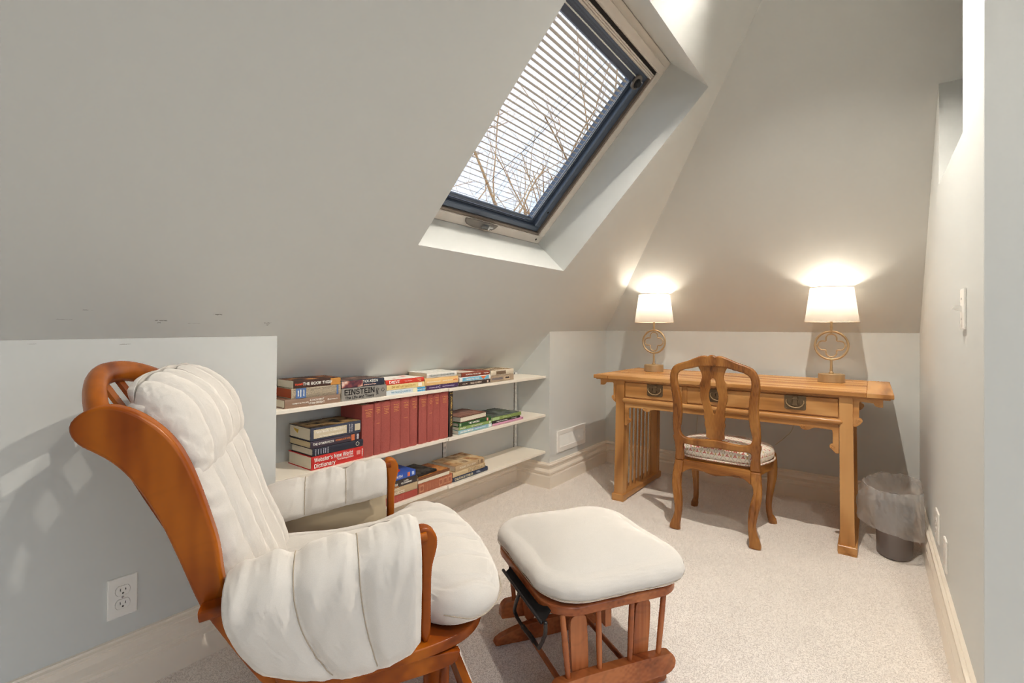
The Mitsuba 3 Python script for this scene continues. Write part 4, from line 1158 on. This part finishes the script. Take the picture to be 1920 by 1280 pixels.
dz = trimesh.creation.cylinder(.042, .0006, sections=40); dz.apply_translation((XB - .062, 1.520, .3885)); dz = moved(dz, lambda p: (XB - .062 + (p[0] - XB + .062) * .9, 1.52 + (p[1] - 1.52) * 1.25, p[2])); put('red_disc', dz, 'book_print', k, color=tint(dz, (206, 44, 40)))
k = flat_book('K1', 'rust brown cloth book with gilt panels, bottom of the middle stack', gB, 1.648, 1.892, z0, .3065, .165, (164, 96, 70))
for a, b_ in ((1.655, 1.684), (1.79, 1.818), (1.822, 1.852), (1.856, 1.886)):
    patch(a, b_, .262, .298, (186, 128, 98), k); patch(a + .006, b_ - .006, .270, .290, (160, 94, 70), k, x=XB + .0004)
for i in range(8): patch(1.697 + i * .011, 1.699 + i * .011, .264, .296, (184, 124, 96), k, name='printed_line')
k = flat_book('K2', 'white-paged book lying on the rust brown cloth book', gB, 1.645, 1.868, .3075, .3235, .160, (222, 212, 192), hard=False)
k = flat_book('K3', 'thin orange brown book under the black book of the bottom shelf', gB, 1.642, 1.871, .3245, .3375, .165, (120, 76, 50), (150, 86, 40), art_fn([(120, 66, 34), (176, 104, 46), (200, 140, 80), (90, 52, 36)], 19, 16), hard=False, turn=.03)
words('A HISTORY', (226, 210, 190), k, .004, z=.331, yc=1.70)
k = flat_book('K4', 'black paperback with pale smudges on top of the middle stack', gB, 1.640, 1.785, .3385, .3505, .165, (34, 32, 32), (30, 28, 28), art_fn([(24, 22, 22), (34, 32, 32), (70, 66, 62), (26, 24, 24)], 21, 40), hard=False, turn=.08, dx=-.012)
k = flat_book('L1', 'thin navy book with cream capitals at the right end of the bottom shelf', gB, 1.898, 2.194, z0, .2765, .200, (48, 58, 80))
words('COLEFAX & FOWLER', (226, 212, 176), k, .0125, z=.2655, yc=1.985, width=.150); patch(2.09, 2.125, .262, .2665, (150, 156, 170), k, name='printed_line'); patch(2.09, 2.118, .268, .2715, (150, 156, 170), k, name='printed_line')
k = flat_book('L2', 'tan book with mottled spine between the navy and the cream books', gB, 1.897, 2.169, .2775, .3045, .200, (206, 184, 146))
g_, b_ = np.meshgrid(np.linspace(2.02, 2.165, 30), np.linspace(.2795, .3025, 8), indexing='ij')
g = grid_mesh(np.stack([np.full(g_.shape, XB + .0003), g_, b_], -1)); put('spine_scene', g, 'book_print', k, color=art_fn([(196, 170, 130), (150, 122, 92), (206, 186, 150), (120, 92, 70)], 23, 70)(np.array(g.vertices)[:, 1:] - [2, .27]))
k = flat_book('L3', 'large cream book with brown picture cover, top of the rightmost bottom stack', gB, 1.911, 2.163, .3055, .3360, .185, (182, 156, 122), (190, 166, 134), art_fn([(96, 60, 40), (150, 100, 60), (196, 164, 120), (206, 186, 150), (110, 60, 40)], 25, 9), turn=.02)
words('THE NATIONAL TRUST GUIDE', (226, 212, 188), k, .0095, z=.3210, yc=2.000, width=.155, x=XB + .001); patch(2.105, 2.109, .309, .333, (120, 96, 74), k, name='band'); patch(2.128, 2.146, .312, .330, (130, 104, 80), k)

# ------------------------------------------------------------------ gliding rocking chair. local frame: a forward, b to the chair's left as we see it nearer, z up
GA = 1.02
GE = np.array([math.cos(GA), math.sin(GA)]); GN = np.array([GE[1], -GE[0]]); GM = np.array([-1.14, .985])


def G(a, b, z):
    p = GM + a * GE + b * GN
    return (p[0], p[1], z)


def gmap(fn=lambda p: p):
    return lambda p: G(*fn(p))


gl = thing('rocking_chair', 'reddish wooden glider rocking chair with puffy cream cushions at left', 'chair')
# the two S-curved side panels of the back: outline in (a, z)
PAN = [(-.349, .285), (-.400, .360), (-.458, .456), (-.482, .495), (-.521, .603), (-.555, .690), (-.580, .738), (-.608, .785), (-.634, .815), (-.662, .837), (-.690, .854), (-.706, .878), (-.706, .901), (-.689, .919), (-.668, .930), (-.645, .933), (-.618, .926), (-.590, .911), (-.558, .884), (-.527, .846), (-.503, .796), (-.484, .741), (-.466, .683), (-.449, .622), (-.440, .545), (-.424, .480), (-.395, .420), (-.345, .345), (-.300, .285)]
pan = resampled(sg.Polygon(chaikin(PAN, 2)), .010)
for b0 in (.288, -.288):
    put('side_panel', moved(slab(pan, .036, .008, 4), lambda p: G(p[0], b0 + p[2], p[1])), 'cherry_z', gl, smooth=40)
tt = np.linspace(-1, 1, 40)
cr_pts = [G(-.662 - .078 * (1 - t_ ** 2), .285 * t_, .895 + .080 * (1 - abs(t_) ** 2.4)) for t_ in tt]
put('crest_rail', tube(cr_pts, .021, 16, up=(0, 0, 1), ry=.027), 'cherry_x', gl, smooth=True)
for i, t_ in enumerate((-.8, -.48, -.16, .16, .48, .8)):
    top = np.array([-.664 - .085 * (1 - t_ ** 2), .285 * t_, .885 + .078 * (1 - abs(t_) ** 2.4)])
    P = spline([top, (-.61, .27 * t_, .74), (-.515, .26 * t_, .56), (-.430, .25 * t_, .42)], 16)
    put('back_slat', moved(sweep(P, [(-.016, -.004), (.016, -.004), (.016, .004), (-.016, .004)], up=(0, 1, 0)), lambda p: G(*p)) if False else sweep([G(*p) for p in P], [(-.004, -.016), (.004, -.016), (.004, .016), (-.004, .016)], up=(GN[0], GN[1], 0)), 'cherry_z', gl, smooth=20)
put('back_rail', hull([G(a, b, z) for a in (-.425, -.405) for b in (-.27, .27) for z in (.405, .45)]), 'cherry_x', gl)
# rounded arm rails that run from the panel forward under the pads
for s in (1, -1):
    P = spline([G(-.474, s * .328, .498), G(-.40, s * .330, .512), (G(-.25, s * .333, .548)), G(-.10, s * .332, .578), G(-.01, s * .328, .592)], 20)
    put('arm_rail', sweep(P, chaikin([(-.024, -.013), (.024, -.013), (.024, .011), (.012, .014), (-.012, .014), (-.024, .011)], 2)), 'cherry_x', gl, smooth=40)
# seat board with the rounded front
SB_ = [(-.37, -.30), (-.27, -.375), (-.12, -.372), (-.01, -.365), (.087, -.339), (.151, -.280), (.185, -.18), (.195, 0), (.185, .18), (.151, .280), (.087, .339), (-.01, .365), (-.12, .372), (-.27, .375), (-.37, .30)]
put('seat_board', moved(slab(resampled(sg.Polygon(chaikin(SB_, 2)), .014), .026, .004, 3), lambda p: G(p[0], p[1], .327 + p[2])), 'cherry_x', gl, smooth=40)
for s in (1, -1):
    rail_ = sg.Polygon(chaikin([(-.34, .255), (-.05, .268), (.055, .278), (.070, .292), (.074, .315), (-.34, .315)], 1))
    put('seat_side_rail', moved(slab(resampled(rail_, .012), .024, .004, 2), lambda p: G(p[0], s * .345 + p[2], p[1])), 'cherry_x', gl, smooth=40)
    # front posts
    F_ = [(-.022, .338), (.004, .338), (.003, .44), (.004, .514), (.013, .545), (.018, .566), (.017, .588), (.006, .606), (-.010, .614), (-.030, .615), (-.030, .585), (-.020, .540), (-.022, .467)]
    put('arm_post', moved(slab(resampled(sg.Polygon(chaikin(F_, 2)), .008), .034, .007, 3), lambda p: G(p[0], s * .327 + p[2], p[1])), 'cherry_z', gl, smooth=40)
    # base: floor rail, swing links, turned spindles
    base = sg.Polygon(chaikin([(-.42, .0), (.24, 0), (.25, .03), (.20, .055), (.05, .085), (-.25, .085), (-.40, .055), (-.43, .03)], 1))
    put('base_rail', moved(slab(resampled(base, .014), .030, .005, 2), lambda p: G(p[0], s * .285 + p[2], p[1])), 'cherry_x', gl, smooth=40)
    for a0 in (-.25, .035):
        put('swing_link', moved(slab(resampled(sg.Polygon(chaikin([(a0 - .028, .075), (a0 + .028, .075), (a0 + .036, .255), (a0 + .024, .270), (a0 - .024, .270), (a0 - .036, .255)], 2)), .010), .018, .004, 2), lambda p: G(p[0], s * .262 + p[2], p[1])), 'cherry_z', gl, smooth=40)
    put('swing_rail', moved(slab(resampled(sg.Polygon(chaikin([(-.36, .07), (.13, .07), (.15, .10), (.13, .125), (-.36, .125)], 1)), .014), .026, .005, 2), lambda p: G(p[0], s * .330 + p[2], p[1])), 'cherry_x', gl, smooth=40)
    for a0, a1 in ((-.30, -.32), (-.13, -.14), (.030, .040)):
        P = [np.array(G(a0 + (a1 - a0) * f, s * .333, .115 + .155 * f)) for f in np.linspace(0, 1, 10)]
        put('spindle', tube(P, np.interp(np.linspace(0, 1, 10), [0, .5, .85, 1], [.010, .0125, .012, .0095]), 12), 'cherry_z', gl, smooth=True)
for a0 in (-.33, .15):
    put('base_stretcher', hull([G(a0 + da, b, z) for da in (-.012, .012) for b in (-.27, .27) for z in (.03, .075)]), 'cherry_x', gl)


def wrinkle(P, amp, scale, seed=0):
    return (meshkit.fbm(np.asarray(P) * scale, 4, seed) - .5) * 2 * amp


# seat cushion: star-shaped outline, wide before the posts, channels along a
SC = [(-.44, -.20), (-.43, .20), (-.38, .258), (-.20, .264), (-.035, .268), (.012, .300), (.050, .335), (.110, .345), (.170, .322), (.212, .26), (.236, .15), (.243, 0), (.236, -.15), (.212, -.26), (.170, -.322), (.110, -.345), (.050, -.335), (.012, -.300), (-.035, -.268), (-.20, -.264), (-.38, -.258), (-.43, -.20)]
sc = np.array(resampled(sg.Polygon(chaikin(SC, 2)), .012).exterior.coords)[:-1]


def seat_disp(V):
    W = V.copy()
    for i in range(V.shape[0]):
        for j in range(V.shape[1]):
            a, b, z = V[i, j]
            top = max(0, min(1, (z - .38) / .05))
            g = min(abs(((b + .0575) / .115) - round((b + .0575) / .115)) * .115, 1)
            dip = .009 * math.exp(-(g / .007) ** 2)
            sag = -.018 * math.exp(-((a + .20) / .16) ** 2) + .012 * math.exp(-((a - .12) / .09) ** 2)
            W[i, j, 2] = z + top * (sag - dip) + wrinkle([a, b, z], .006 if a > -.1 else .004, 14, 2)
            e = math.exp(-((a - .015) / .03) ** 2) * (abs(b) > .25)
            W[i, j, 2] += -.010 * e * top
    # puckers along the rim
    return W


scush = pillow(sc, .341, .466, .030, .055, nr=22, disp=seat_disp)
put('seat_cushion', moved(scush, lambda p: G(*p)), 'cushion_cloth', gl, smooth=True)
seam = [(a + .0035, b * 1.014, .379 + .006 * math.sin(a * 40)) for a, b in sc if a > .03]
seam = seam if len(seam) else []
put('seam', tube([G(*p) for p in spline(seam[::3], 90)], .0014, 5), 'seam_thread', gl, smooth=True)


# back cushion: a long pillow along the panels, with a head pillow on it
def cushion_along(path, hw, ht, nv, nuu, chan=None, amp=.004, seed=1, ends=.16, pw=.5):
    """Pillow along a path in (a, z): half width hw in b, half thickness ht(v) normal to the path."""
    P = spline(path, nv)
    T = np.gradient(P, axis=0); T /= np.linalg.norm(T, axis=1, keepdims=True)
    N = np.column_stack([T[:, 1], -T[:, 0]])
    N[N[:, 0] < 0] *= -1
    s = np.linspace(0, 1, nv)
    # a finer spacing of the angle over the flat front and back
    g = np.linspace(0, 2 * PI, nuu, endpoint=False)
    c_, s_ = np.cos(g), np.sin(g)
    e = np.minimum(np.minimum(s, 1 - s) / ends, 1)
    sc_ = np.where(e < 1, (1 - (1 - e) ** 2.4) ** (1 / 2.4), 1.0)
    h = np.array([ht(x) for x in s]) * np.maximum(sc_, .02)
    w = np.array([hw(x) for x in s]) * (.86 + .14 * sc_)
    b = w[:, None] * (np.sign(c_) * np.abs(c_) ** pw)[None]
    q = h[:, None] * (np.sign(s_) * np.abs(s_) ** .72)[None]
    if chan is not None: q = q - chan(b, s[:, None]) * np.clip(s_ * 1.5, 0, 1)[None] * sc_[:, None]
    p = np.stack([P[:, :1] + N[:, :1] * q, b, P[:, 1:] + N[:, 1:] * q], -1)
    d = wrinkle(p, amp, 13, seed) + wrinkle(p * np.array([1, .5, 1]), amp * .6, 40, seed + 3)
    # puckers where the cloth is gathered into the side seams
    side = np.clip((np.abs(b) / w[:, None] - .72) / .28, 0, 1) * (np.abs(s_)[None] < .95)
    d += side * wrinkle(p * np.array([1, .12, 1]), .011, 42, seed + 7)
    V = p + np.stack([N[:, :1] * d, d * .3, N[:, 1:] * d], -1)
    m = grid_mesh(V, wrap_v=True)
    return outward(moved(m, lambda p: G(*p)))


def back_chan(b, s):
    g = np.abs((b / .098) - np.round(b / .098)) * .098
    return .0085 * np.exp(-(g / .0060) ** 2) + .006 * np.exp(-(g / .022) ** 2)


put('back_cushion', cushion_along([(-.385, .375), (-.412, .45), (-.462, .56), (-.507, .68), (-.545, .78), (-.588, .87), (-.630, .925)], lambda s: .268, lambda s: .066 + .012 * math.sin(s * PI), 90, 260, back_chan), 'cushion_cloth', gl, smooth=True)
put('head_pillow', cushion_along([(-.512, .735), (-.528, .805), (-.560, .878), (-.592, .918), (-.615, .931), (-.632, .926)], lambda s: .270 - .05 * max(s - .45, 0) - .02 * max(.3 - s, 0), lambda s: .060 + .014 * math.sin(min(s * 1.5, 1) * PI), 76, 260, back_chan, amp=.005, seed=5, ends=.34), 'cushion_cloth', gl, smooth=True)
P = [G(-.640 - .012 * math.sin(t_ * 9) , .245 * t_, .992 - .012 * t_ * t_) for t_ in np.linspace(-1, 1, 40)]


# arm pads: cloth over the rail, a short inner flap and a long outer flap
def arm_pad(s):
    na, nc = 120, 84
    V = np.zeros((na, nc, 3))
    for i in range(na):
        u = i / (na - 1)
        a_top = -.430 + u * (.430 - .030)
        ztop = .556 + .062 * u - (.022 if s < 0 else 0)
        # hem of the outer flap
        hem = np.interp(u, [0, .08, .25, .5, .75, .93, 1], [.375, .358, .338, .330, .336, .352, .372])
        shear = .15 * (1 - u) ** 1.2
        sec = [(.268, ztop - .098), (.266, ztop - .07), (.270, ztop - .03), (.285, ztop - .003), (.325, ztop + .008), (.368, ztop - .008), (.391, ztop - .045)]
        zb = hem
        for f in (.3, .55, .8, 1.0):
            sec.append((.397 - .012 * f * f, (ztop - .045) * (1 - f) + zb * f))
        C = spline(sec, nc // 2)
        T = np.gradient(C, axis=0); T /= np.linalg.norm(T, axis=1, keepdims=True)
        Nn = np.column_stack([-T[:, 1], T[:, 0]])       # outwards
        if Nn[nc // 4, 1] < 0: Nn = -Nn
        # quilting seams
        for q, (c0, c1) in enumerate(zip(C, C)): pass
        k = np.arange(nc // 2) / (nc // 2 - 1)
        su = np.minimum(np.abs(u - .325), np.abs(u - .655))
        puff = .005 + .012 * (1 - math.exp(-(su / .050) ** 2)) * (1 - (2 * abs(u - .5)) ** 8 * .9)
        endk = np.minimum(k, 1 - k)
        th = puff * np.clip(endk / .07, .12, 1) ** .6 * min(1, .35 + min(u, 1 - u) / .06)
        up_ = C + Nn * th[:, None]; lo_ = C - Nn * .006 * np.clip(endk / .05, .1, 1)[:, None]
        ring_ = np.vstack([up_, lo_[::-1]])
        drop = np.clip((ztop - ring_[:, 1]) / .25, 0, 1)
        for j in range(nc):
            outerside = ring_[j, 0] > .33
            a = a_top + (shear * drop[j] ** 2 if outerside else 0)
            fr_ = 1 if j < nc // 2 else 0
            p = np.array([a, s * ring_[j, 0], ring_[j, 1]])
            fold = meshkit.fbm(np.array([a * 30 + drop[j] * 3, s * 2 + 5, ring_[j, 1] * 6]), 3, 4) - .5 + .8 * math.exp(-su / .035) * (meshkit.noise(np.array([u * 8, 3.0 + s, ring_[j, 1] * 75]), 5) - .5)
            d = (.017 * fold + wrinkle(p, .004, 26, 6)) * fr_ * (1 - .45 * drop[j])
            V[i, j] = (a, s * (ring_[j, 0] + (d if outerside else -d * .6)), ring_[j, 1] + (d if abs(ring_[j, 0] - .325) < .045 else 0))
    m = grid_mesh(V, wrap_v=True)
    e0, e1 = np.arange(nc), np.arange(nc) + (na - 1) * nc
    h = nc // 2
    F = list(m.faces)
    for e, fl in ((e0, 0), (e1, 1)):
        for j in range(h - 1):
            a, b, c, d = e[j], e[j + 1], e[nc - 2 - j], e[nc - 1 - j]
            F += [[a, b, c], [a, c, d]] if fl else [[a, c, b], [a, d, c]]
    m = outward(trimesh.Trimesh(m.vertices, np.array(F), process=False))
    pk = put('arm_pad', moved(m, lambda p: G(*p)), 'cushion_cloth', gl, smooth=50)
    for us in (.325, .655):
        i = int(round(us * (na - 1)))
        L = [V[i, j] + np.array([0, s * .0008 if V[i, j][1] * s > .33 else -s * .0008, .0008]) for j in range(1, h - 1)]
        put('seam', tube([G(*p) for p in L], .0013, 5), 'seam_thread', pk, smooth=True)
    return pk


for s in (1, -1): arm_pad(s)
# inner lining panel under the far pad
for s in (-1,):
    g = []
    for u in np.linspace(0, 1, 26):
        row = []
        for v_ in np.linspace(0, 1, 12):
            a = -.40 + .372 * u; z = .345 + .155 * v_ + .04 * u * v_
            b = .292 + .012 * math.sin(v_ * 5 + u * 4) + .012 * (meshkit.fbm(np.array([u * 5, v_ * 5, s]), 3, 9) - .5) + .018 * v_
            row.append(G(a, s * b, z))
        g.append(row)
    pk = put('pad_lining', grid_mesh(np.array(g)), 'lining_cloth', gl, smooth=True)

# ------------------------------------------------------------------ ottoman
OA = 1.009
OE = np.array([math.cos(OA), math.sin(OA)]); ON = np.array([OE[1], -OE[0]])
OC = np.array([-.593, 1.293])           # middle of the near spindle row


def O(a, b, z):
    p = OC + a * OE + b * ON
    return (p[0], p[1], z)


ot = thing('gliding_ottoman', 'low wooden gliding ottoman with a rounded off-white cushion', 'ottoman')
ZF = .300                                # underside of the top frame
OW = .42                                 # b from 0 (near) to -OW (far)
rr2 = sg.box(-.215, -OW - .050, .243, .021).buffer(-.095).buffer(.095, 16)
fr_ = rr2.difference(rr2.buffer(-.055))
put('top_frame', moved(slab(resampled(fr_, .012), .026, .005, 3), lambda p: O(p[0], p[1], ZF + .013 + p[2])), 'ottoman_wood_x', ot, smooth=40)
put('seat_panel', moved(slab(rr2.buffer(-.05), .008, .001, 1), lambda p: O(p[0], p[1], ZF + .010 + p[2])), 'black_cloth', ot)
for b0 in (0, -OW):
    sg_ = sg.Polygon(chaikin([(-.205, .060), (.165, .060), (.192, .070), (.203, .092), (.196, .113), (.178, .127), (-.185, .127), (-.203, .112), (-.210, .085)], 1))
    put('swing_rail', moved(slab(resampled(sg_, .010), .032, .004, 2), lambda p: O(p[0] + .004, b0 + p[2], p[1])), 'ottoman_wood_x', ot, smooth=40)
    for s in (-1, -1 / 3, 1 / 3, 1):
        P = [np.array(O(s * (.151 + .020 * f), b0, .122 + (ZF + .004 - .122) * f)) for f in np.linspace(0, 1, 8)]
        put('spindle', tube(P, np.interp(np.linspace(0, 1, 8), [0, .5, 1], [.0075, .0088, .0078]), 12), 'ottoman_wood_z', ot, smooth=True)
    bi = b0 + (-.045 if b0 == 0 else .045)
    base = sg.Polygon(chaikin([(-.235, .0), (.20, 0), (.215, .016), (.20, .034), (.13, .058), (-.10, .062), (-.215, .038), (-.245, .018)], 1))
    put('base_rail', moved(slab(resampled(base, .012), .026, .004, 2), lambda p: O(p[0], bi + p[2], p[1])), 'ottoman_wood_x', ot, smooth=40)
    for a0, lean in ((-.098, -.012), (.098, .012)):
        lk = sg.Polygon(chaikin([(a0 - .026, .045), (a0 + .024, .045), (a0 + .030 + lean, .262), (a0 + .018 + lean, .280), (a0 - .018 + lean, .280), (a0 - .030 + lean, .262)], 2))
        bb_ = b0 + (-.024 if b0 == 0 else .024)
        put('swing_link', moved(slab(resampled(lk, .008), .014, .003, 2), lambda p: O(p[0], bb_ + p[2], p[1])), 'ottoman_wood_z', ot, smooth=40)
put('cross_rail', hull([O(a, b, z) for a in (-.02, .0) for b in (-OW + .02, -.02) for z in (.225, .290)]), 'ottoman_wood_x', ot)
for a0 in (-.13, .10):
    put('stretcher', tube([O(a0, -OW + .045, .045), O(a0, -.045, .045)], .0085, 12), 'ottoman_wood_x', ot, smooth=40)
# the black folding foot sling on the chair's side
sl_ = []
for u in np.linspace(0, 1, 14):
    row = []
    for v_ in np.linspace(0, 1, 8):
        row.append(O(-.203 - .036 * v_, (-.300 + .020 * v_) + u * (.295 - .004 * v_), .318 - .020 * v_ - .005 * math.sin(v_ * PI)))
    sl_.append(row)
put('foot_sling', grid_mesh(np.array(sl_)), 'black_cloth', ot, smooth=True)
put('sling_bar', tube([O(-.240, -.292, .300), O(-.240, .014, .303)], .005, 8), 'black_steel', ot, smooth=True)
P = spline([O(-.238, -.150, .303), O(-.228, -.212, .222), O(-.222, -.226, .192), O(-.222, -.178, .186), O(-.222, -.105, .193), O(-.222, -.052, .196), O(-.222, -.038, .202), O(-.222, -.003, .256), O(-.232, .022, .306)], 60)
put('sling_frame', tube(P, .0056, 10), 'black_steel', ot, smooth=True)
put('sling_grip', tube(P[24:34], .0075, 10), 'black_steel', ot, smooth=True)
put('sling_lever', hull([O(a, b, z) for a, z in ((-.15, .165), (-.15, .178)) for b in (-.33, -.20)] + [O(-.19, -.10, .27), O(-.19, -.10, .282)]), 'black_steel', ot)
oc = np.array(resampled(sg.box(-.222, -OW - .093, .288, .037).buffer(-.135).buffer(.135, 24), .012).exterior.coords)[:-1]


def ott_disp(V):
    W = V.copy()
    n0 = V.shape[1]
    for i in range(V.shape[0]):
        for j in range(n0):
            a, b, z = V[i, j]
            k_ = math.exp(-((z - .358) / .022) ** 2)
            W[i, j, 2] = z + wrinkle([a, b, z], .0035, 9, 3)
            rim = meshkit.fbm(np.array([a * 60, b * 60, 2.0]), 2, 6) - .5
            sc_ = 1 + .030 * rim * k_ + .010 * wrinkle([a, b, z], 1, 12, 8)
            W[i, j, 0], W[i, j, 1] = a * sc_, -.236 + (b + .236) * sc_
    return W


ocush = pillow(oc, ZF + .022, .440, .046, .050, nr=26, disp=ott_disp)
put('seat_cushion', moved(ocush, lambda p: O(*p)), 'cushion_cloth', ot, smooth=True)
sm = [(a * 1.004 - .0, -.236 + (b + .236) * 1.004, .345) for a, b in oc]
put('seam', tube([O(a * .994, -.236 + (b + .236) * .994, z) for a, b, z in sm], .0012, 5, closed=True), 'seam_thread', ot, smooth=True)
